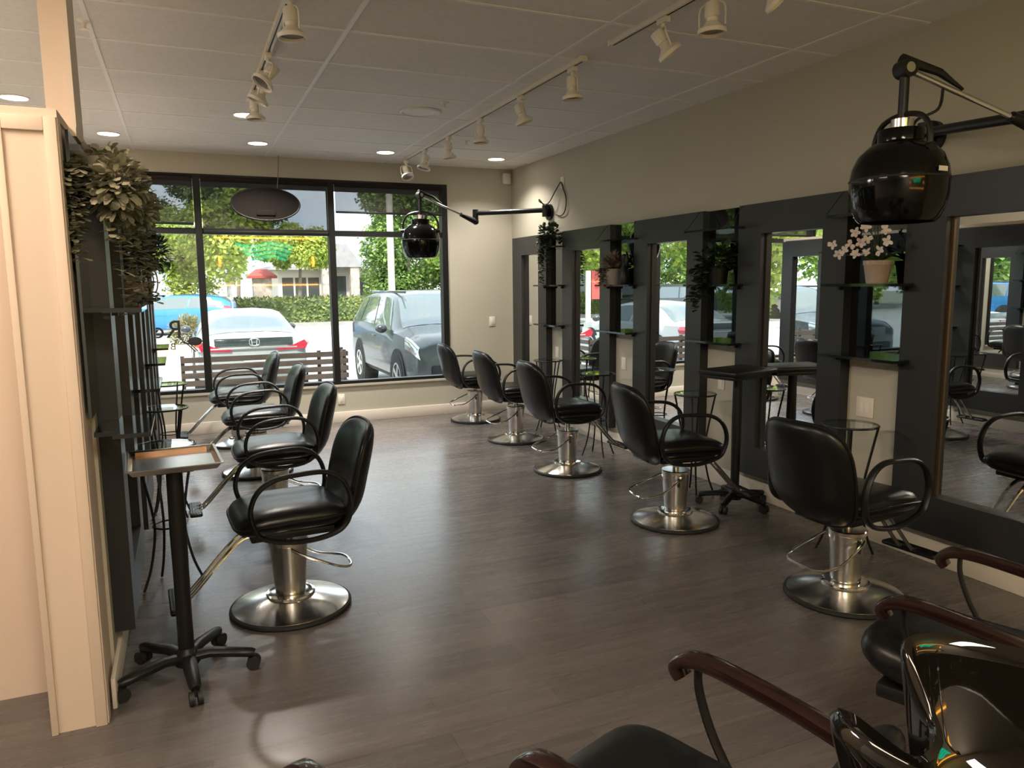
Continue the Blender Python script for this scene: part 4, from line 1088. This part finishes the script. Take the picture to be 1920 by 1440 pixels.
tree((3.0, 47, GZ), crown(0, 7.0, 2.6, 2.3, 14, 1.2), 4200, M['dtree'], 'tall dark tree top behind the left blind', [[(0, 0, 0), (.2, 0, 5), (0, 0, 9)]], .5)
tree((10.4, 37, GZ), crown(0, 4.0, 2.2, 2.9, 26, 1.1), 9000, M['gtree'], 'dense green tree behind the grey car, left of the utility pole', [[(0, 0, 0), (.1, 0, 3), (0, 0, 6)]], .34)
tree((13.4, 35, GZ), crown(0, 3.5, 2.0, 2.6, 22, 1.1), 6500, M['ltree'], 'yellow green tree right of the utility pole', [[(0, 0, 0), (.1, 0, 3), (0, 0, 5)]], .34)
tree((17.5, 38, GZ), crown(0, 4.0, 2.4, 3.2, 16, 1.3), 4500, M['gtree'], 'green tree hidden behind the window frame at right', [[(0, 0, 0), (.1, 0, 3), (0, 0, 5)]], .42)
for i, (x, y, mm, l) in enumerate(((-8.0, 30, 'ltree', 'lime tree at the far left, seen in the third mirror'), (-13, 33, 'gtree', 'green tree at the far left, seen in the fourth mirror'), (-4.2, 34, 'ltree', 'lime tree left of the blue hatchback, seen in the second mirror'),
                                   (-19, 36, 'gtree', 'green tree furthest left in the mirrors'), (-10.5, 40, 'dtree', 'dark tree far left behind the lime tree'))):
    tree((x, y, GZ), crown(0, 4.6, 2.8, 2.6, 16, 1.2), 4200, M[mm], l, [[(0, 0, 0), (.2, 0, 2.5), (-.2, 0, 5)], [(.1, 0, 2), (1.0, .2, 4.2)]], .42, M['palebark'], .16)
for i, (x, y, mm, l) in enumerate(((-17, 27, 'ltree', 'lime tree beyond the parked cars far left, seen only in reflections'), (-27, 30, 'gtree', 'green tree beyond the lot far left, seen only in reflections'), (-39, 37, 'ltree', 'lime tree at the far end of the lot, seen only in reflections'), (-53, 45, 'dtree', 'dark tree at the far end of the lot, seen only in reflections'),
                                   (22, 34, 'gtree', 'green tree beyond the grey car to the right, seen only in reflections'), (28, 33, 'ltree', 'lime tree beyond the grey car to the right, seen only in reflections'), (36, 38, 'dtree', 'dark tree furthest right, seen only in reflections'))):
    tree((x, y, GZ), crown(0, 4.2, 3.4, 2.8, 18, 1.5), 3000, M[mm], l, [[(0, 0, 0), (.2, 0, 2.5), (-.2, 0, 5)]], .6, None, .16)
tree((-2.0, 70, GZ), [(-2, 0, 9, 1.2), (-2.2, 0, 11, .8), (0.6, 0, 8, 1.2), (2.6, 0, 10.5, 1.5), (2.8, 0, 13, .9), (5.0, 0, 9.0, 1.6)], 2500, M['dtree'], 'distant tree tops against the sky in the left pane', None, .5)
# shrub on island
r = thing('shrub', 'low dry-green shrub on the parking island behind the lettering', 'shrub', (.12, 25.6, GZ))
m = MB(); rosette(m, (0, 0, .35), 1300, .55, .13, .07, -.6, 1, .7); m.build('foliage', M['shrub'], r, smooth=False)
# hedge
r = thing('hedge', 'long clipped green hedge along the far kerb', 'hedge', (0, 35.9, GZ + .1))
B(-26, 22, -.45, .45, 0, 1.02).build('core', M['dtree'], r, smooth=False)
m = MB()
for i in range(11000):
    x = random.uniform(-14, 22); s_ = random.random()
    if s_ < .62: p = (x, -.45 + random.uniform(-.08, .05), random.uniform(0, 1.08)); up = (random.uniform(-.4, .4), -1, .5)
    else: p = (x, random.uniform(-.48, .48), 1.05 + random.uniform(-.06, .07)); up = (random.uniform(-.3, .3), random.uniform(-.4, .2), 1)
    m.leaf(p, (random.uniform(-1, 1), random.uniform(-.4, .2), random.uniform(-.6, 1)), up, random.uniform(.12, .25), .12, .1)
m.build('foliage', M['hedge'], r, smooth=False)
# utility pole
r = thing('utility_pole', 'tall pale wooden utility pole outside the right pane', 'pole', (8.9, 34.3, GZ))
MB().lathe([(.17, 0), (.14, 9.5), (.001, 9.51)], 16).build('shaft', M['pole'], r)
B(-1.1, 1.1, -.06, .06, 8.4, 8.55).build('crossarm', M['pole'], r, smooth=False)
# stone pillar with red cap
r = thing('stone_pillar', 'stone entrance pillar with a red hipped cap, seen through the middle pane', 'pillar', (3.56, 38.2, GZ))
MB().box(-.42, .42, -.4, .4, 0, 2.15, bev=.02).build('shaft', M['stone'], r)
MB().loft([[(-.66, -.6, 2.15), (.66, -.6, 2.15), (.66, .6, 2.15), (-.66, .6, 2.15)], [(-.66, -.6, 2.26), (.66, -.6, 2.26), (.66, .6, 2.26), (-.66, .6, 2.26)], [(-.25, -.2, 2.58), (.25, -.2, 2.58), (.25, .2, 2.58), (-.25, .2, 2.58)]]).build('cap_roof', M['redroof'], r, smooth=False)
# building across the road
r = thing('building', 'single storey stone building with a grey hipped roof across the road', 'building', (11.5, 62, GZ))
B(-4.5, 9, 0, 8, 0, 3.1).build('wall', M['bwall'], r, smooth=False)
MB().loft([[(-5.3, -.9, 3.0), (9.8, -.9, 3.0), (9.8, 9, 3.0), (-5.3, 9, 3.0)], [(-5.3, -.9, 3.25), (9.8, -.9, 3.25), (9.8, 9, 3.25), (-5.3, 9, 3.25)], [(-1.8, 3.8, 5.6), (6, 3.8, 5.6), (6, 4.2, 5.6), (-1.8, 4.2, 5.6)]]).build('roof', M['roof'], r, smooth=False)
MB().loft([[(-1.5, -1.6, 3.2), (1.9, -1.6, 3.2), (1.9, 4, 3.2), (-1.5, 4, 3.2)], [(-.2, -1.6, 5.0), (.6, -1.6, 5.0), (.6, 4, 5.0), (-.2, 4, 5.0)]]).build('gable', M['roof'], r, smooth=False)
for x in (-1.3, .9): B(x, x + .7, -1.5, -.8, 0, 3.2).build('stone_column', M['stone'], r, smooth=False)
for x in (-4.2, -3.2, -2.2, 1.9, 3.2, 4.5): B(x, x + .85, -.03, .02, .7, 2.4).build('window', M['bglass'], r, smooth=False)
B(-.55, .8, -.03, .03, 0, 2.5).build('entrance', M['bglass'], r, smooth=False)
r = thing('roadside_sign', 'red and white roadside sign board far left, seen in the third mirror', 'sign', (-9.3, 28.3, GZ))
B(-.7, .7, -.06, .06, 1.1, 2.3).build('board', M['redroof'], r, smooth=False)
B(.75, .95, -.05, .05, 0, 2.3).build('post', M['white'], r, smooth=False)
r = thing('shop_building', 'low pale shop building far left, seen in the mirrors', 'building', (-17, 48, GZ))
B(-9, 6, 0, 8, 0, 3.4).build('wall', M['bwall'], r, smooth=False); B(-9.6, 6.6, -.6, 8.6, 3.4, 3.9).build('roof', M['roof'], r, smooth=False)
for x in (-7, -4, -1, 2): B(x, x + 2.2, -.03, .02, .5, 2.6).build('window', M['bglass'], r, smooth=False)

# ------------------------------------------------------------------ light, sky, camera
wd = bpy.data.worlds.new('sky'); sc.world = wd; wd.use_nodes = True; nt = wd.node_tree
bg = nt.nodes['Background']; tc = N(nt, 'ShaderNodeTexCoord'); mp = N(nt, 'ShaderNodeMapping'); mp.inputs['Scale'].default_value = (1, 1, 3.5)
nz = N(nt, 'ShaderNodeTexNoise', i_Scale=2.2, i_Detail=5.0)
rp = N(nt, 'ShaderNodeValToRGB'); rp.color_ramp.elements[0].position = .38; rp.color_ramp.elements[1].position = .62
rp.color_ramp.elements[0].color = (.62, .78, .95, 1); rp.color_ramp.elements[1].color = (.95, .98, 1.0, 1)
nt.links.new(tc.outputs['Generated'], mp.inputs['Vector']); nt.links.new(mp.outputs['Vector'], nz.inputs['Vector']); nt.links.new(nz.outputs['Fac'], rp.inputs['Fac']); nt.links.new(rp.outputs['Color'], bg.inputs['Color'])
bg.inputs['Strength'].default_value = 1.5
sun = bpy.data.lights.new('sun', 'SUN'); sun.energy = 3.2; sun.angle = R(4); sun.color = (1, .95, .86)
so = bpy.data.objects.new('sun', sun); COL.objects.link(so); so.rotation_euler = (R(38), R(-14), 0)

cam = bpy.data.cameras.new('camera'); cam.sensor_width = 36; cam.lens = 1412.29 / 1920 * 36; cam.clip_start = .02; cam.clip_end = 400
co = bpy.data.objects.new('camera', cam); COL.objects.link(co)
rt = Vector((.9167034, -.3994537, -.0095693)); up = Vector((.0617297, .1179202, .9911026)); fw = Vector((.3947712, .9091378, -.1327560))
co.matrix_world = Matrix(((rt.x, up.x, -fw.x, 0), (rt.y, up.y, -fw.y, 0), (rt.z, up.z, -fw.z, 1.56), (0, 0, 0, 1)))
sc.camera = co
sc.view_settings.view_transform = 'Standard'; sc.view_settings.look = 'None'; sc.view_settings.exposure = 1.22; sc.view_settings.gamma = 1.0; sc.view_settings.use_curve_mapping = False
sc.cycles.use_denoising = True
sc.cycles.max_bounces = 12; sc.cycles.diffuse_bounces = 6; sc.cycles.glossy_bounces = 8; sc.cycles.transparent_max_bounces = 16
sc.cycles.sample_clamp_indirect = 6.0
